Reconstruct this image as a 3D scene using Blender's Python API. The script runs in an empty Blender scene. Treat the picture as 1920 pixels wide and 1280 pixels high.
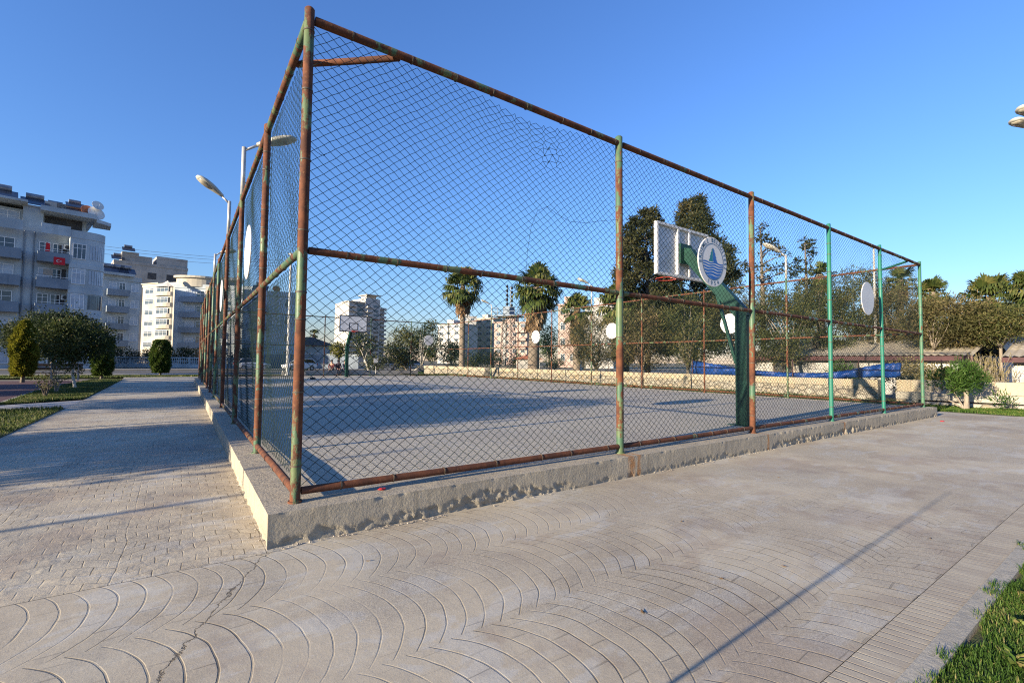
import bpy, bmesh, math, random
import numpy as np
from mathutils import Vector, Matrix, noise
from math import radians, sin, cos, pi, tan, atan2, sqrt

# ---------------------------------------------------------------- camera, sky, sun, exposure
SC = bpy.context.scene
COL = SC.collection
FW = np.array((0.574144, 0.817630, 0.042887)); FW /= np.linalg.norm(FW)
yaw_, pitch_, roll_ = 0.6123, 0.0429, 0.0107
_cy, _sy, _cp, _sp = cos(yaw_), sin(yaw_), cos(pitch_), sin(pitch_)
FW = np.array((_sy * _cp, _cy * _cp, _sp)); _r0 = np.array((_cy, -_sy, 0.0)); _u0 = np.cross(_r0, FW)
RT = cos(roll_) * _r0 + sin(roll_) * _u0
UP = -sin(roll_) * _r0 + cos(roll_) * _u0
CAM = np.array((-0.7606, -4.0549, 1.1325)); FPX = 875.388
cam_data = bpy.data.cameras.new('camera'); cam_data.sensor_width = 36.0
cam_data.lens = FPX * 36.0 / 1920.0; cam_data.clip_start = 0.05; cam_data.clip_end = 6000
cam = bpy.data.objects.new('camera', cam_data); COL.objects.link(cam); SC.camera = cam
cam.matrix_world = Matrix(((RT[0], UP[0], -FW[0], CAM[0]), (RT[1], UP[1], -FW[1], CAM[1]),
                           (RT[2], UP[2], -FW[2], CAM[2]), (0, 0, 0, 1)))
SUN_EL, SUN_AZ = radians(12.75), radians(5.0)     # light travels towards +X, a little towards +Y
world = bpy.data.worlds.new('World'); SC.world = world; world.use_nodes = True
_nt = world.node_tree; _bg = _nt.nodes['Background']
_sky = _nt.nodes.new('ShaderNodeTexSky'); _sky.sky_type = 'NISHITA'; _sky.sun_disc = False
_sky.sun_elevation = SUN_EL; _sky.sun_rotation = radians(265.0)
_sky.altitude = 0; _sky.air_density = 1.5; _sky.dust_density = 0.0; _sky.ozone_density = 7.0
_tn = _nt.nodes.new('ShaderNodeMix'); _tn.data_type = 'RGBA'; _tn.blend_type = 'MULTIPLY'; _tn.inputs[0].default_value = 1.0
_tn.inputs[7].default_value = (1.08, 0.955, 1.15, 1)          # white balance of the whole sky
_nt.links.new(_sky.outputs[0], _tn.inputs[6]); _nt.links.new(_tn.outputs[2], _bg.inputs[0]); _bg.inputs[1].default_value = 0.100
sun_d = bpy.data.lights.new('sun', 'SUN'); sun_d.energy = 5.0; sun_d.angle = radians(0.5); sun_d.color = (1.0, 0.86, 0.64)
sun = bpy.data.objects.new('sun', sun_d); COL.objects.link(sun); sun.location = (-60, -5, 40)
sun.rotation_euler = Vector((cos(SUN_EL) * cos(SUN_AZ), cos(SUN_EL) * sin(SUN_AZ), -sin(SUN_EL))).to_track_quat('-Z', 'Y').to_euler()
SC.view_settings.view_transform = 'Standard'; SC.view_settings.look = 'None'
SC.view_settings.exposure = 1.40; SC.view_settings.gamma = 1.0
SC.cycles.use_denoising = False
SC.cycles.max_bounces = 6; SC.cycles.diffuse_bounces = 3; SC.cycles.transparent_max_bounces = 8
SC.cycles.filter_width = 1.15

GZ = -0.25        # level of the paving round the court; the court and kerb top are z = 0
def ray(u, v): return FW + (u - 960) / FPX * RT - (v - 640) / FPX * UP
def W(u, v, zd): return CAM + ray(u, v) * zd                       # a point zd metres in front of the lens
def G(u, v, z=GZ):
    d = ray(u, v); return CAM + d * ((z - CAM[2]) / d[2])
def HZ(u): return 640 + (FW[2] + (u - 960) / FPX * RT[2]) / UP[2] * FPX
def XY(u, zd, z=GZ):                                                # standing place under column u at depth zd
    p = W(u, HZ(u), zd); return (p[0], p[1], z)
def ZV(u, v, zd): return (HZ(u) - v) / FPX * zd + CAM[2]            # height of row v at depth zd

# ---------------------------------------------------------------- helpers: objects
def thing(name, label, cat, loc=(0, 0, 0), rotz=0.0, group=None, scale=1.0):
    o = bpy.data.objects.new(name, None); COL.objects.link(o)
    o.location = loc; o.rotation_euler = (0, 0, rotz); o.scale = (scale,) * 3
    o.empty_display_size = 0.2
    o['label'] = label; o['category'] = cat
    if group: o['group'] = group
    return o
def tag(o, label, cat, group=None):
    o['label'] = label; o['category'] = cat
    if group: o['group'] = group
    return o
def copy_tree(o, parent=None):
    c = o.copy(); COL.objects.link(c)
    if parent is not None: c.parent = parent
    for ch in list(o.children): copy_tree(ch, c)
    return c
def clone(o, loc, rotz, label, scale=None):
    c = copy_tree(o); c.location = loc; c.rotation_euler = (0, 0, rotz); c['label'] = label
    if scale: c.scale = (scale,) * 3
    return c

class MB:
    """collects shapes into ONE mesh"""
    def __init__(s): s.v = []; s.f = []; s.m = []; s.n = 0
    def add(s, verts, faces, mi=0):
        s.v.extend([tuple(map(float, p)) for p in verts])
        for f in faces: s.f.append(tuple(i + s.n for i in f)); s.m.append(mi)
        s.n += len(verts); return s
    def box(s, x0, x1, y0, y1, z0, z1, mi=0):
        v = [(x0, y0, z0), (x1, y0, z0), (x1, y1, z0), (x0, y1, z0), (x0, y0, z1), (x1, y0, z1), (x1, y1, z1), (x0, y1, z1)]
        return s.add(v, [(0, 3, 2, 1), (4, 5, 6, 7), (0, 1, 5, 4), (1, 2, 6, 5), (2, 3, 7, 6), (3, 0, 4, 7)], mi)
    def bar(s, a, b, w, h=None, mi=0, up=(0, 0, 1)):
        h = h or w; a = Vector(a); b = Vector(b); d = (b - a).normalized(); u = Vector(up)
        if abs(d.dot(u)) > .98: u = Vector((0, 1, 0))
        r = d.cross(u).normalized(); u = r.cross(d)
        o = [r * (sx * w / 2) + u * (sz * h / 2) for sx, sz in ((-1, -1), (1, -1), (1, 1), (-1, 1))]
        v = [a + q for q in o] + [b + q for q in o]
        return s.add(v, [(0, 1, 2, 3), (7, 6, 5, 4), (0, 4, 5, 1), (1, 5, 6, 2), (2, 6, 7, 3), (3, 7, 4, 0)], mi)
    def tube(s, pts, rad, sides=8, mi=0, caps=True):
        pts = [Vector(p) for p in pts]
        if not hasattr(rad, '__len__'): rad = [rad] * len(pts)
        rings = []; ref = None
        for i, p in enumerate(pts):
            d = (pts[min(i + 1, len(pts) - 1)] - pts[max(i - 1, 0)]).normalized()
            if ref is None:
                ref = Vector((1, 0, 0)) if abs(d.x) < .9 else Vector((0, 1, 0))
            x = (ref - d * ref.dot(d)).normalized(); ref = x; y = d.cross(x)
            rings.append([p + (x * cos(2 * pi * k / sides) + y * sin(2 * pi * k / sides)) * rad[i] for k in range(sides)])
        v = [q for r in rings for q in r]; f = []
        for i in range(len(pts) - 1):
            for k in range(sides):
                k2 = (k + 1) % sides
                f.append((i * sides + k, i * sides + k2, (i + 1) * sides + k2, (i + 1) * sides + k))
        if caps:
            f.append(tuple(range(sides))[::-1]); f.append(tuple((len(pts) - 1) * sides + k for k in range(sides)))
        return s.add(v, f, mi)
    def lathe(s, prof, c=(0, 0, 0), sides=16, mi=0, axis='z'):
        v = []; f = []
        for r, z in prof:
            for k in range(sides):
                a = 2 * pi * k / sides
                p = (r * cos(a), r * sin(a), z) if axis == 'z' else ((z, r * cos(a), r * sin(a)) if axis == 'x' else (r * cos(a), z, r * sin(a)))
                v.append((p[0] + c[0], p[1] + c[1], p[2] + c[2]))
        for i in range(len(prof) - 1):
            for k in range(sides):
                k2 = (k + 1) % sides
                f.append((i * sides + k, i * sides + k2, (i + 1) * sides + k2, (i + 1) * sides + k))
        f.append(tuple(range(sides))[::-1]); f.append(tuple((len(prof) - 1) * sides + k for k in range(sides)))
        return s.add(v, f, mi)
    def prism(s, poly, h0, h1, mi=0, axis='z'):
        n = len(poly)
        def pt(p, h): return (p[0], p[1], h) if axis == 'z' else ((h, p[0], p[1]) if axis == 'x' else (p[0], h, p[1]))
        v = [pt(p, h0) for p in poly] + [pt(p, h1) for p in poly]
        f = [tuple(range(n))[::-1], tuple(range(n, 2 * n))] + [(i, (i + 1) % n, n + (i + 1) % n, n + i) for i in range(n)]
        return s.add(v, f, mi)
    def sheet(s, poly, z, mi=0):
        return s.add([(p[0], p[1], z) for p in poly], [tuple(range(len(poly)))], mi)
    def build(s, name, mats, parent=None, smooth=False, bevel=0, fix=True):
        me = bpy.data.meshes.new(name); me.from_pydata(s.v, [], s.f)
        if not isinstance(mats, (list, tuple)): mats = [mats]
        for m in mats: me.materials.append(m)
        if len(mats) > 1: me.polygons.foreach_set('material_index', s.m)
        if fix:
            bm = bmesh.new(); bm.from_mesh(me); bmesh.ops.recalc_face_normals(bm, faces=bm.faces); bm.to_mesh(me); bm.free()
        if smooth: me.polygons.foreach_set('use_smooth', [True] * len(me.polygons))
        o = bpy.data.objects.new(name, me); COL.objects.link(o)
        if parent is not None: o.parent = parent
        if bevel:
            b = o.modifiers.new('bevel', 'BEVEL'); b.width = bevel; b.segments = 2; b.limit_method = 'ANGLE'; b.angle_limit = radians(40)
        return o

def fast(name, V, F, mats, parent=None, tint=None, smooth=False):
    """one mesh from numpy arrays of quads"""
    V = np.ascontiguousarray(V, np.float32); F = np.ascontiguousarray(F, np.int32); k = F.shape[1]
    me = bpy.data.meshes.new(name)
    me.vertices.add(len(V)); me.vertices.foreach_set('co', V.ravel())
    me.loops.add(F.size); me.loops.foreach_set('vertex_index', F.ravel())
    me.polygons.add(len(F)); me.polygons.foreach_set('loop_start', np.arange(0, F.size, k, dtype=np.int32))
    me.polygons.foreach_set('loop_total', np.full(len(F), k, np.int32))
    if smooth: me.polygons.foreach_set('use_smooth', np.ones(len(F), bool))
    if tint is not None:
        at = me.attributes.new('tint', 'FLOAT', 'FACE'); at.data.foreach_set('value', np.ascontiguousarray(tint, np.float32))
    me.update(calc_edges=True); me.validate()
    for m in (mats if isinstance(mats, (list, tuple)) else [mats]): me.materials.append(m)
    o = bpy.data.objects.new(name, me); COL.objects.link(o)
    if parent is not None: o.parent = parent
    return o
def structure(name, mb, m, **k):
    o = mb.build(name, m, **k); o['kind'] = 'structure'; return o

# ---------------------------------------------------------------- helpers: materials
class NT:
    def __init__(s, name):
        s.m = bpy.data.materials.new(name); s.m.use_nodes = True; s.t = s.m.node_tree; s.n = s.t.nodes
        s.b = s.n['Principled BSDF']; s.out = s.n['Material Output']
        s.b.inputs['Specular IOR Level'].default_value = 0.3
    def node(s, typ, **k):
        n = s.n.new(typ)
        for a, v in k.items(): setattr(n, a, v)
        return n
    def put(s, sock, v):
        if hasattr(v, 'is_output'): s.t.links.new(v, sock)
        elif v is not None: sock.default_value = v
    def math(s, op, a, b=None, c=None, clamp=False):
        n = s.node('ShaderNodeMath', operation=op, use_clamp=clamp)
        for i, x in enumerate((a, b, c)): s.put(n.inputs[i], x)
        return n.outputs[0]
    def obj(s):
        return s.node('ShaderNodeTexCoord').outputs['Object']
    def xyz(s, v):
        n = s.node('ShaderNodeSeparateXYZ'); s.put(n.inputs[0], v); return n.outputs
    def mapped(s, v, scale=(1, 1, 1), loc=(0, 0, 0), rot=(0, 0, 0)):
        n = s.node('ShaderNodeMapping'); s.put(n.inputs[0], v); n.inputs['Scale'].default_value = scale
        s.put(n.inputs['Location'], loc); n.inputs['Rotation'].default_value = rot; return n.outputs[0]
    def noise(s, v, scale=5, detail=4, rough=.55, dist=0):
        n = s.node('ShaderNodeTexNoise'); s.put(n.inputs['Vector'], v); n.inputs['Scale'].default_value = scale
        n.inputs['Detail'].default_value = detail; n.inputs['Roughness'].default_value = rough; n.inputs['Distortion'].default_value = dist
        return n.outputs[0]
    def ramp(s, f, stops, interp='LINEAR'):
        n = s.node('ShaderNodeValToRGB'); s.put(n.inputs[0], f); cr = n.color_ramp; cr.interpolation = interp
        while len(cr.elements) < len(stops): cr.elements.new(.5)
        for e, (p, c) in zip(cr.elements, stops): e.position = p; e.color = (*c, 1) if len(c) == 3 else c
        return n.outputs[0]
    def mix(s, f, a, b, mode='MIX'):
        n = s.node('ShaderNodeMix', data_type='RGBA', blend_type=mode)
        s.put(n.inputs[0], f)
        for i, x in ((6, a), (7, b)): s.put(n.inputs[i], (*x, 1) if isinstance(x, tuple) and len(x) == 3 else x)
        return n.outputs[2]
    def step(s, v, lo, hi, a=0.0, b=1.0):
        n = s.node('ShaderNodeMapRange', interpolation_type='SMOOTHSTEP'); s.put(n.inputs[0], v)
        n.inputs[1].default_value = lo; n.inputs[2].default_value = hi; n.inputs[3].default_value = a; n.inputs[4].default_value = b
        return n.outputs[0]
    def bump(s, h, dist=.01, strength=1.0, normal=None):
        n = s.node('ShaderNodeBump'); s.put(n.inputs['Height'], h); n.inputs['Distance'].default_value = dist
        n.inputs['Strength'].default_value = strength
        if normal is not None: s.put(n.inputs['Normal'], normal)
        s.t.links.new(n.outputs[0], s.b.inputs['Normal']); return n.outputs[0]
    def attr(s, name, typ='GEOMETRY'):
        n = s.node('ShaderNodeAttribute', attribute_type=typ, attribute_name=name); return n.outputs['Fac']
    def color(s, c): s.put(s.b.inputs['Base Color'], (*c, 1) if isinstance(c, tuple) and len(c) == 3 else c)
    def rough(s, r): s.put(s.b.inputs['Roughness'], r)

def mat(name, c1, c2=None, scale=4, rough=.8, bump=0, bscale=None, metal=0, detail=5, stretch=(1, 1, 1), lo=.35, hi=.65, spec=.3):
    t = NT(name); v = t.mapped(t.obj(), stretch)
    c2 = c2 or tuple(x * .72 for x in c1)
    t.color(t.mix(t.step(t.noise(v, scale, detail), lo, hi), c1, c2))
    t.rough(rough); t.b.inputs['Metallic'].default_value = metal; t.b.inputs['Specular IOR Level'].default_value = spec
    if bump: t.bump(t.noise(v, bscale or scale * 4, 6), bump)
    return t.m
def leafmat(name, stops, trans=.35, rough=.6):
    """foliage: colour by the leaf's own tint, some light coming through the leaf"""
    t = NT(name); c = t.ramp(t.attr('tint'), stops); t.color(c); t.rough(rough); t.b.inputs['Specular IOR Level'].default_value = .25
    tr = t.node('ShaderNodeBsdfTranslucent'); t.put(tr.inputs[0], c)
    mx = t.node('ShaderNodeMixShader'); mx.inputs[0].default_value = trans
    t.t.links.new(t.b.outputs[0], mx.inputs[1]); t.t.links.new(tr.outputs[0], mx.inputs[2]); t.t.links.new(mx.outputs[0], t.out.inputs[0])
    return t.m
# ---------------------------------------------------------------- materials
def stamped(t, x, y, y0, x0, jl=.29, arcw=1.0, jw=1.0):
    """groove pattern of stamped concrete fans: rows .87 m, arcs every .12 m, cross joints; returns 0..1 groove"""
    row = t.math('DIVIDE', t.math('SUBTRACT', y, y0 - .435), .87)
    j = t.math('FLOOR', row)
    yl = t.math('SUBTRACT', t.math('SUBTRACT', y, y0), t.math('MULTIPLY', j, .87))
    odd = t.math('ABSOLUTE', t.math('MODULO', j, 2.0))
    xo = t.math('ADD', t.math('SUBTRACT', x, x0), t.math('MULTIPLY', odd, .3))
    RR = .62
    sag = t.math('SUBTRACT', RR, t.math('SQRT', t.math('SUBTRACT', RR * RR, t.math('MULTIPLY', yl, yl))))
    s = t.math('DIVIDE', t.math('ADD', xo, sag), .122)
    k = t.math('FLOOR', s); fs = t.math('FRACT', s)
    darc = t.math('MULTIPLY', t.math('MINIMUM', fs, t.math('SUBTRACT', 1.0, fs)), .122)
    ang = t.math('MULTIPLY', t.math('ARCSINE', t.math('DIVIDE', yl, RR)), RR)
    tt = t.math('ADD', t.math('DIVIDE', ang, jl), t.math('MULTIPLY', t.math('ABSOLUTE', t.math('MODULO', k, 2.0)), .5))
    ft = t.math('FRACT', tt)
    djo = t.math('MULTIPLY', t.math('MINIMUM', ft, t.math('SUBTRACT', 1.0, ft)), jl)
    drow = t.math('SUBTRACT', .435, t.math('ABSOLUTE', yl))
    def wn(a, b, c):
        cv = t.node('ShaderNodeCombineXYZ'); t.put(cv.inputs[0], a); t.put(cv.inputs[1], b); t.put(cv.inputs[2], c)
        w = t.node('ShaderNodeTexWhiteNoise', noise_dimensions='3D'); t.put(w.inputs['Vector'], cv.outputs[0]); return w.outputs['Value']
    cell = wn(k, t.math('FLOOR', tt), j); arc = wn(k, 3.0, j)
    ga = t.math('MULTIPLY', t.step(darc, .0025, .0065, 1, 0), t.math('ADD', .5 * arcw, t.math('MULTIPLY', arc, .5 * arcw)))
    gj = t.math('MULTIPLY', t.step(djo, .002, .0055, 1, 0), t.step(cell, .1, .8, .15 * jw, jw)); gr = t.step(drow, .002, .006, .12, 0)
    # every fifth arc is the edge of a stamp mat: deeper
    return t.math('MAXIMUM', ga, t.math('MAXIMUM', gj, gr)), cell

def paving(name, swap):
    t = NT(name); v = t.obj()
    wob = t.noise(v, 3, 2)
    x, y, z = t.xyz(v)
    lw = t.noise(t.mapped(v, loc=(3, 9, 0)), .7, 2); lw2 = t.noise(t.mapped(v, loc=(13, 2, 0)), .9, 2)
    x = t.math('ADD', t.math('ADD', x, t.math('MULTIPLY', t.math('SUBTRACT', wob, .5), .035)), t.math('MULTIPLY', t.math('SUBTRACT', lw, .5), .16))
    y0_ = y; y = t.math('ADD', y, t.math('MULTIPLY', t.math('SUBTRACT', lw2, .5), .14))
    y = t.math('ADD', y, t.math('MULTIPLY', t.math('SUBTRACT', t.noise(t.mapped(v, loc=(7, 3, 0)), 3, 2), .5), .035))
    g, cell = stamped(t, t.math('MULTIPLY', y, 1.0), t.math('MULTIPLY', x, -1.0), .66, .1, .16, .34) if swap else stamped(t, x, y, -1.5, .01, .27, 1.0, .55)
    wear = t.noise(v, 1.1, 5, .6)
    mask = t.step(wear, .37, .57, .10, 1) if not swap else t.step(wear, .36, .56, 0.1, 1)
    fine = t.noise(v, 2.7, 4, .6)
    mask = t.math('MULTIPLY', mask, t.step(fine, .30, .55, .25, 1))
    if not swap:   # the trodden way along the kerb to the east is worn nearly smooth
        mask = t.math('MULTIPLY', mask, t.step(t.math('ADD', x, t.math('MULTIPLY', y, 1.2)), 0.6, 4.2, 1.0, .10))
    g = t.math('MULTIPLY', g, mask)
    # crack running from the kerb corner
    if not swap:
        xl = t.math('ADD', t.math('MULTIPLY', t.math('ADD', y, .27), .484), -.22)
        n1 = t.noise(t.mapped(v, (9, 9, 1)), 1, 5, .7)
        d = t.math('ABSOLUTE', t.math('ADD', t.math('SUBTRACT', x, xl), t.math('MULTIPLY', t.math('SUBTRACT', n1, .5), .16)))
        crack = t.math('MULTIPLY', t.step(d, .0015, .007, 1, 0), t.step(y, -.35, -.25, 1, 0))
        g = t.math('MAXIMUM', g, t.math('MULTIPLY', crack, 1.0))
    agg = t.noise(v, 190, 3, .7); ag2 = t.noise(v, 70, 3, .7)
    big = t.noise(v, .55, 5, .6, .4); streak = t.noise(t.mapped(v, (.7, 3.5, 1)), 1.6, 5, .65)
    c = t.ramp(big, [(.28, (.36, .298, .21)), (.5, (.46, .392, .285)), (.72, (.44, .395, .305))])
    c = t.mix(t.math('MULTIPLY', t.step(streak, .55, .70), .55), c, (.52, .48, .39))            # pale scuffed laitance
    pat = t.noise(t.mapped(v, (1.1, 2.2, 1), (5, 5, 0)), 1.5, 6, .62, .6); c = t.mix(t.math('MULTIPLY', t.step(pat, .53, .60), .42), c, (.50, .485, .44))   # pale worn laitance, hard-edged
    c = t.mix(t.math('MULTIPLY', t.step(t.noise(t.mapped(v, (1, 1, 1), (2, 8, 0)), .9, 6, .65), .53, .62), .45), c, (.30, .225, .165))   # sandy dirt
    c = t.mix(t.math('MULTIPLY', t.step(t.noise(v, 1.9, 4), .56, .72), .35), c, (.25, .20, .165))   # brown dirt
    bare = t.step(t.noise(t.mapped(v, (1, 1, 1), (1, 4, 0)), .8, 4), .44, .58, .25, 1); c = t.mix(t.math('MULTIPLY', bare, t.step(agg, .40, .60, .55, 0)), c, (.13, .11, .10)); c = t.mix(t.step(ag2, .58, .70, 0, .35), c, (.55, .50, .46))
    c = t.mix(t.math('MULTIPLY', t.math('MULTIPLY', cell, mask), .20), c, (.20, .165, .125))
    c = t.mix(t.math('MULTIPLY', g, .85), c, (.085, .068, .05))
    t.color(c); t.rough(.85)
    h = t.math('SUBTRACT', t.math('MULTIPLY', t.noise(v, 130, 4, .7), .16), g)
    h = t.math('ADD', h, t.math('MULTIPLY', t.noise(v, 16, 4), .3))
    h = t.math('ADD', h, t.math('MULTIPLY', t.math('MULTIPLY', cell, mask), .35 if not swap else .8))
    t.bump(h, .0048 if not swap else .012)
    return t.m

def concrete(name, c1, c2, stain=False, bd=.008):
    t = NT(name); v = t.obj(); x, y, z = t.xyz(v)
    n = t.noise(v, 2.2, 6, .6); c = t.mix(t.step(n, .35, .65), c1, c2)
    c = t.mix(t.step(t.noise(v, 60, 4, .7), .42, .60, .28, 0), c, tuple(q * .45 for q in c1))
    c = t.mix(t.step(t.noise(t.mapped(v, (6, 6, .5)), 2, 5), .52, .70, 0, .55), c, tuple(q * .55 for q in c1))   # run marks
    c = t.mix(t.step(t.noise(v, 1.1, 6, .65), .52, .64, 0, .5), c, tuple(q * .72 for q in c1))
    if stain:   # rust running down under the posts
        for px, w in ((3.72, .06), (3.86, .03), (10.05, .04), (7.02, .03)):
            d = t.math('ABSOLUTE', t.math('ADD', t.math('SUBTRACT', x, px), t.math('MULTIPLY', t.math('SUBTRACT', t.noise(t.mapped(v, (8, 8, 1.5)), 3, 3), .5), .10)))
            k = t.math('MULTIPLY', t.step(d, w * .4, w * 1.3, 1, 0), t.step(y, -.02, .03, 1, 0))
            k = t.math('MULTIPLY', k, t.step(t.noise(v, 14, 4), .25, .6, .35, 1))
            c = t.mix(t.math('MULTIPLY', k, .85), c, (.33, .15, .05))
    t.color(c); t.rough(.9)
    h = t.math('ADD', t.noise(v, 45, 6, .7), t.math('MULTIPLY', t.noise(v, 9, 4), 1.2))
    t.bump(h, bd)
    return t.m

def pipe(name):
    """old green paint over steel, flaking to rust; each pipe's own 'rust' and 'fresh' values set how far"""
    t = NT(name); inf = t.node('ShaderNodeObjectInfo'); off = t.math('MULTIPLY', inf.outputs['Random'], 57.0)
    cmb = t.node('ShaderNodeCombineXYZ')
    for i in range(3): t.put(cmb.inputs[i], off)
    v = t.mapped(t.obj(), (1, 1, 1), cmb.outputs[0])
    n = t.noise(t.mapped(v, (3, 3, 1.1)), 1.6, 5, .62); n2 = t.noise(v, 26, 5, .7)
    rust = t.attr('rust', 'OBJECT'); fresh = t.attr('fresh', 'OBJECT')
    f = t.math('ADD', t.math('ADD', n, t.math('MULTIPLY', t.math('SUBTRACT', n2, .5), .25)), t.math('MULTIPLY', t.math('SUBTRACT', rust, .5), .7))
    k = t.step(f, .47, .53)
    green = t.mix(t.step(t.noise(v, 3.5, 4), .4, .62), (.06, .105, .06), (.12, .135, .055))
    green = t.mix(fresh, green, (.018, .135, .095))
    red = t.mix(t.step(t.noise(v, 7, 5, .65), .35, .65), (.135, .048, .022), (.065, .026, .016))
    red = t.mix(t.step(t.noise(v, 31, 4), .58, .7, 0, .5), red, (.19, .09, .04))
    t.color(t.mix(k, green, red)); t.rough(t.mix(k, (.45, .45, .45), (.85, .85, .85)))
    t.bump(t.math('ADD', t.math('MULTIPLY', k, -.4), t.math('MULTIPLY', n2, .6)), .004)
    return t.m

def walls(name, c, dirty=.75, scale=.35):
    t = NT(name); v = t.obj(); d = tuple(q * dirty for q in c)
    k = t.mix(t.step(t.noise(v, scale, 5), .4, .65), c, d)
    k = t.mix(t.step(t.noise(t.mapped(v, (1.4, 1.4, .12)), 1.2, 4), .55, .75, 0, .5), k, tuple(q * .55 for q in c))
    t.color(k); t.rough(.85); t.bump(t.noise(v, 12, 4), .01, .5); return t.m

def rubble(name):
    t = NT(name); v = t.mapped(t.obj(), (1, 1, 1.35))
    vo = t.node('ShaderNodeTexVoronoi', feature='DISTANCE_TO_EDGE'); t.put(vo.inputs['Vector'], v); vo.inputs['Scale'].default_value = 3.6
    vc = t.node('ShaderNodeTexVoronoi'); t.put(vc.inputs['Vector'], v); vc.inputs['Scale'].default_value = 3.6
    c = t.ramp(t.xyz(vc.outputs['Color'])[0], [(0, (.27, .235, .18)), (.5, (.38, .34, .27)), (1, (.31, .235, .145))])
    c = t.mix(t.step(t.noise(t.obj(), 11, 5), .4, .7, 0, .4), c, (.25, .22, .18))
    c = t.mix(t.step(vo.outputs[0], .02, .06, .8, 0), c, (.20, .18, .15))
    t.color(c); t.rough(.9); t.bump(t.math('ADD', t.step(vo.outputs[0], 0, .12), t.math('MULTIPLY', t.noise(t.obj(), 20, 5), .4)), .05); return t.m
def coping(name):
    t = NT(name); v = t.obj(); x, y, z = t.xyz(v)
    j = t.math('FRACT', t.math('DIVIDE', y, .8)); d = t.math('MINIMUM', j, t.math('SUBTRACT', 1.0, j))
    c = t.mix(t.step(t.noise(v, 1.3, 5), .4, .62), (.40, .33, .22), (.35, .30, .225))
    c = t.mix(t.step(t.noise(t.mapped(v, (1, 5, .6)), 2.5, 4), .52, .7, 0, .5), c, (.42, .28, .17))
    c = t.mix(t.step(d, .006, .016, .6, 0), c, (.2, .17, .13)); t.color(c); t.rough(.9)
    t.bump(t.noise(v, 25, 5), .02); return t.m
def corrugated(name, c1, c2):
    t = NT(name); v = t.obj(); t.color(t.mix(t.step(t.noise(t.mapped(v, (.35, 2.2, 1)), 1.6, 5), .35, .65), c1, c2)); t.rough(.85)
    t.bump(t.noise(v, 14, 4), .02); return t.m

def court_mat():
    t = NT('court_concrete'); v = t.obj()
    c = t.mix(t.step(t.noise(v, .35, 6, .6, .5), .35, .65), (.445, .395, .305), (.385, .342, .275))
    c = t.mix(t.step(t.noise(t.mapped(v, (2.2, .35, 1)), 1.3, 6, .65), .48, .72, 0, .5), c, (.45, .42, .37))       # trowel and dust streaks
    c = t.mix(t.step(t.noise(t.mapped(v, (.8, .8, 1), (4, 9, 0)), .8, 5, .6), .57, .7, 0, .5), c, (.23, .20, .175))   # damp stains
    c = t.mix(t.step(t.noise(v, 120, 3, .7), .4, .6, .22, 0), c, (.16, .145, .13))
    vo = t.node('ShaderNodeTexVoronoi', feature='DISTANCE_TO_EDGE'); nn = t.node('ShaderNodeTexNoise'); t.put(nn.inputs['Vector'], v); nn.inputs['Scale'].default_value = 2.5; nn.inputs['Detail'].default_value = 6
    wv = t.node('ShaderNodeVectorMath', operation='MULTIPLY_ADD'); t.put(wv.inputs[0], nn.outputs['Color']); wv.inputs[1].default_value = (.35, .35, 0); t.put(wv.inputs[2], v)
    t.put(vo.inputs['Vector'], wv.outputs[0]); vo.inputs['Scale'].default_value = .22
    ck = t.math('MULTIPLY', t.step(vo.outputs[0], .0008, .003, .7, 0), t.step(t.noise(v, .5, 3), .42, .55))
    c = t.mix(ck, c, (.12, .105, .09)); t.color(c); t.rough(.85)
    t.bump(t.math('ADD', t.noise(v, 45, 6, .7), t.math('MULTIPLY', t.noise(t.mapped(v, (3, .5, 1)), 6, 5), .8)), .006); return t.m

M = {}
M['pave'] = paving('stamped_paving', False)
M['path'] = paving('stamped_path', True)
M['kerb'] = concrete('kerb_concrete', (.395, .34, .255), (.335, .295, .235), stain=True)
M['court'] = court_mat()
M['edging'] = concrete('edging_concrete', (.40, .36, .29), (.33, .30, .245), bd=.004)
M['pipe'] = pipe('painted_pipe')
M['wire'] = mat('coated_wire', (.009, .021, .016), (.013, .03, .023), scale=6, rough=.5)
M['tie'] = mat('tie_wire', (.05, .045, .04), (.10, .07, .045), scale=20, rough=.6)
M['white'] = mat('white_paint', (.62, .60, .56), (.56, .54, .5), scale=3, rough=.5)
M['discwhite'] = mat('disc_sheet', (.66, .63, .60), (.60, .57, .55), scale=2, rough=.45)
M['board'] = mat('board_paint', (.72, .70, .68), (.60, .58, .56), scale=5, rough=.6, bump=.002)
M['hoopgreen'] = mat('hoop_green', (.004, .030, .021), (.006, .042, .029), scale=3, rough=.45)
M['red'] = mat('rim_red', (.27, .035, .02), (.20, .03, .02), scale=8, rough=.5)
M['black'] = mat('black_paint', (.02, .02, .02), (.035, .03, .03), scale=8, rough=.6)
M['blue'] = mat('emblem_blue', (.015, .10, .36), (.02, .13, .42), scale=4, rough=.5)
M['teal'] = mat('emblem_green', (.01, .17, .20), (.015, .2, .22), scale=4, rough=.5)
M['ink'] = mat('lettering_ink', (.02, .09, .16), (.03, .11, .2), scale=4, rough=.5)
M['lamp'] = mat('lamp_casing', (.42, .40, .34), (.32, .30, .26), scale=6, rough=.45)
M['lens'] = mat('lamp_lens', (.25, .22, .17), (.34, .31, .25), scale=9, rough=.12, spec=.6)
M['galv'] = mat('galvanised', (.50, .49, .46), (.38, .36, .34), scale=4, rough=.45, metal=.3)
M['whitepole'] = mat('whitened_pole', (.48, .46, .42), (.36, .34, .31), scale=2, rough=.6)
M['grassbed'] = mat('turf_soil', (.055, .075, .022), (.09, .075, .04), scale=5, rough=.95, bump=.02)
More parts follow.
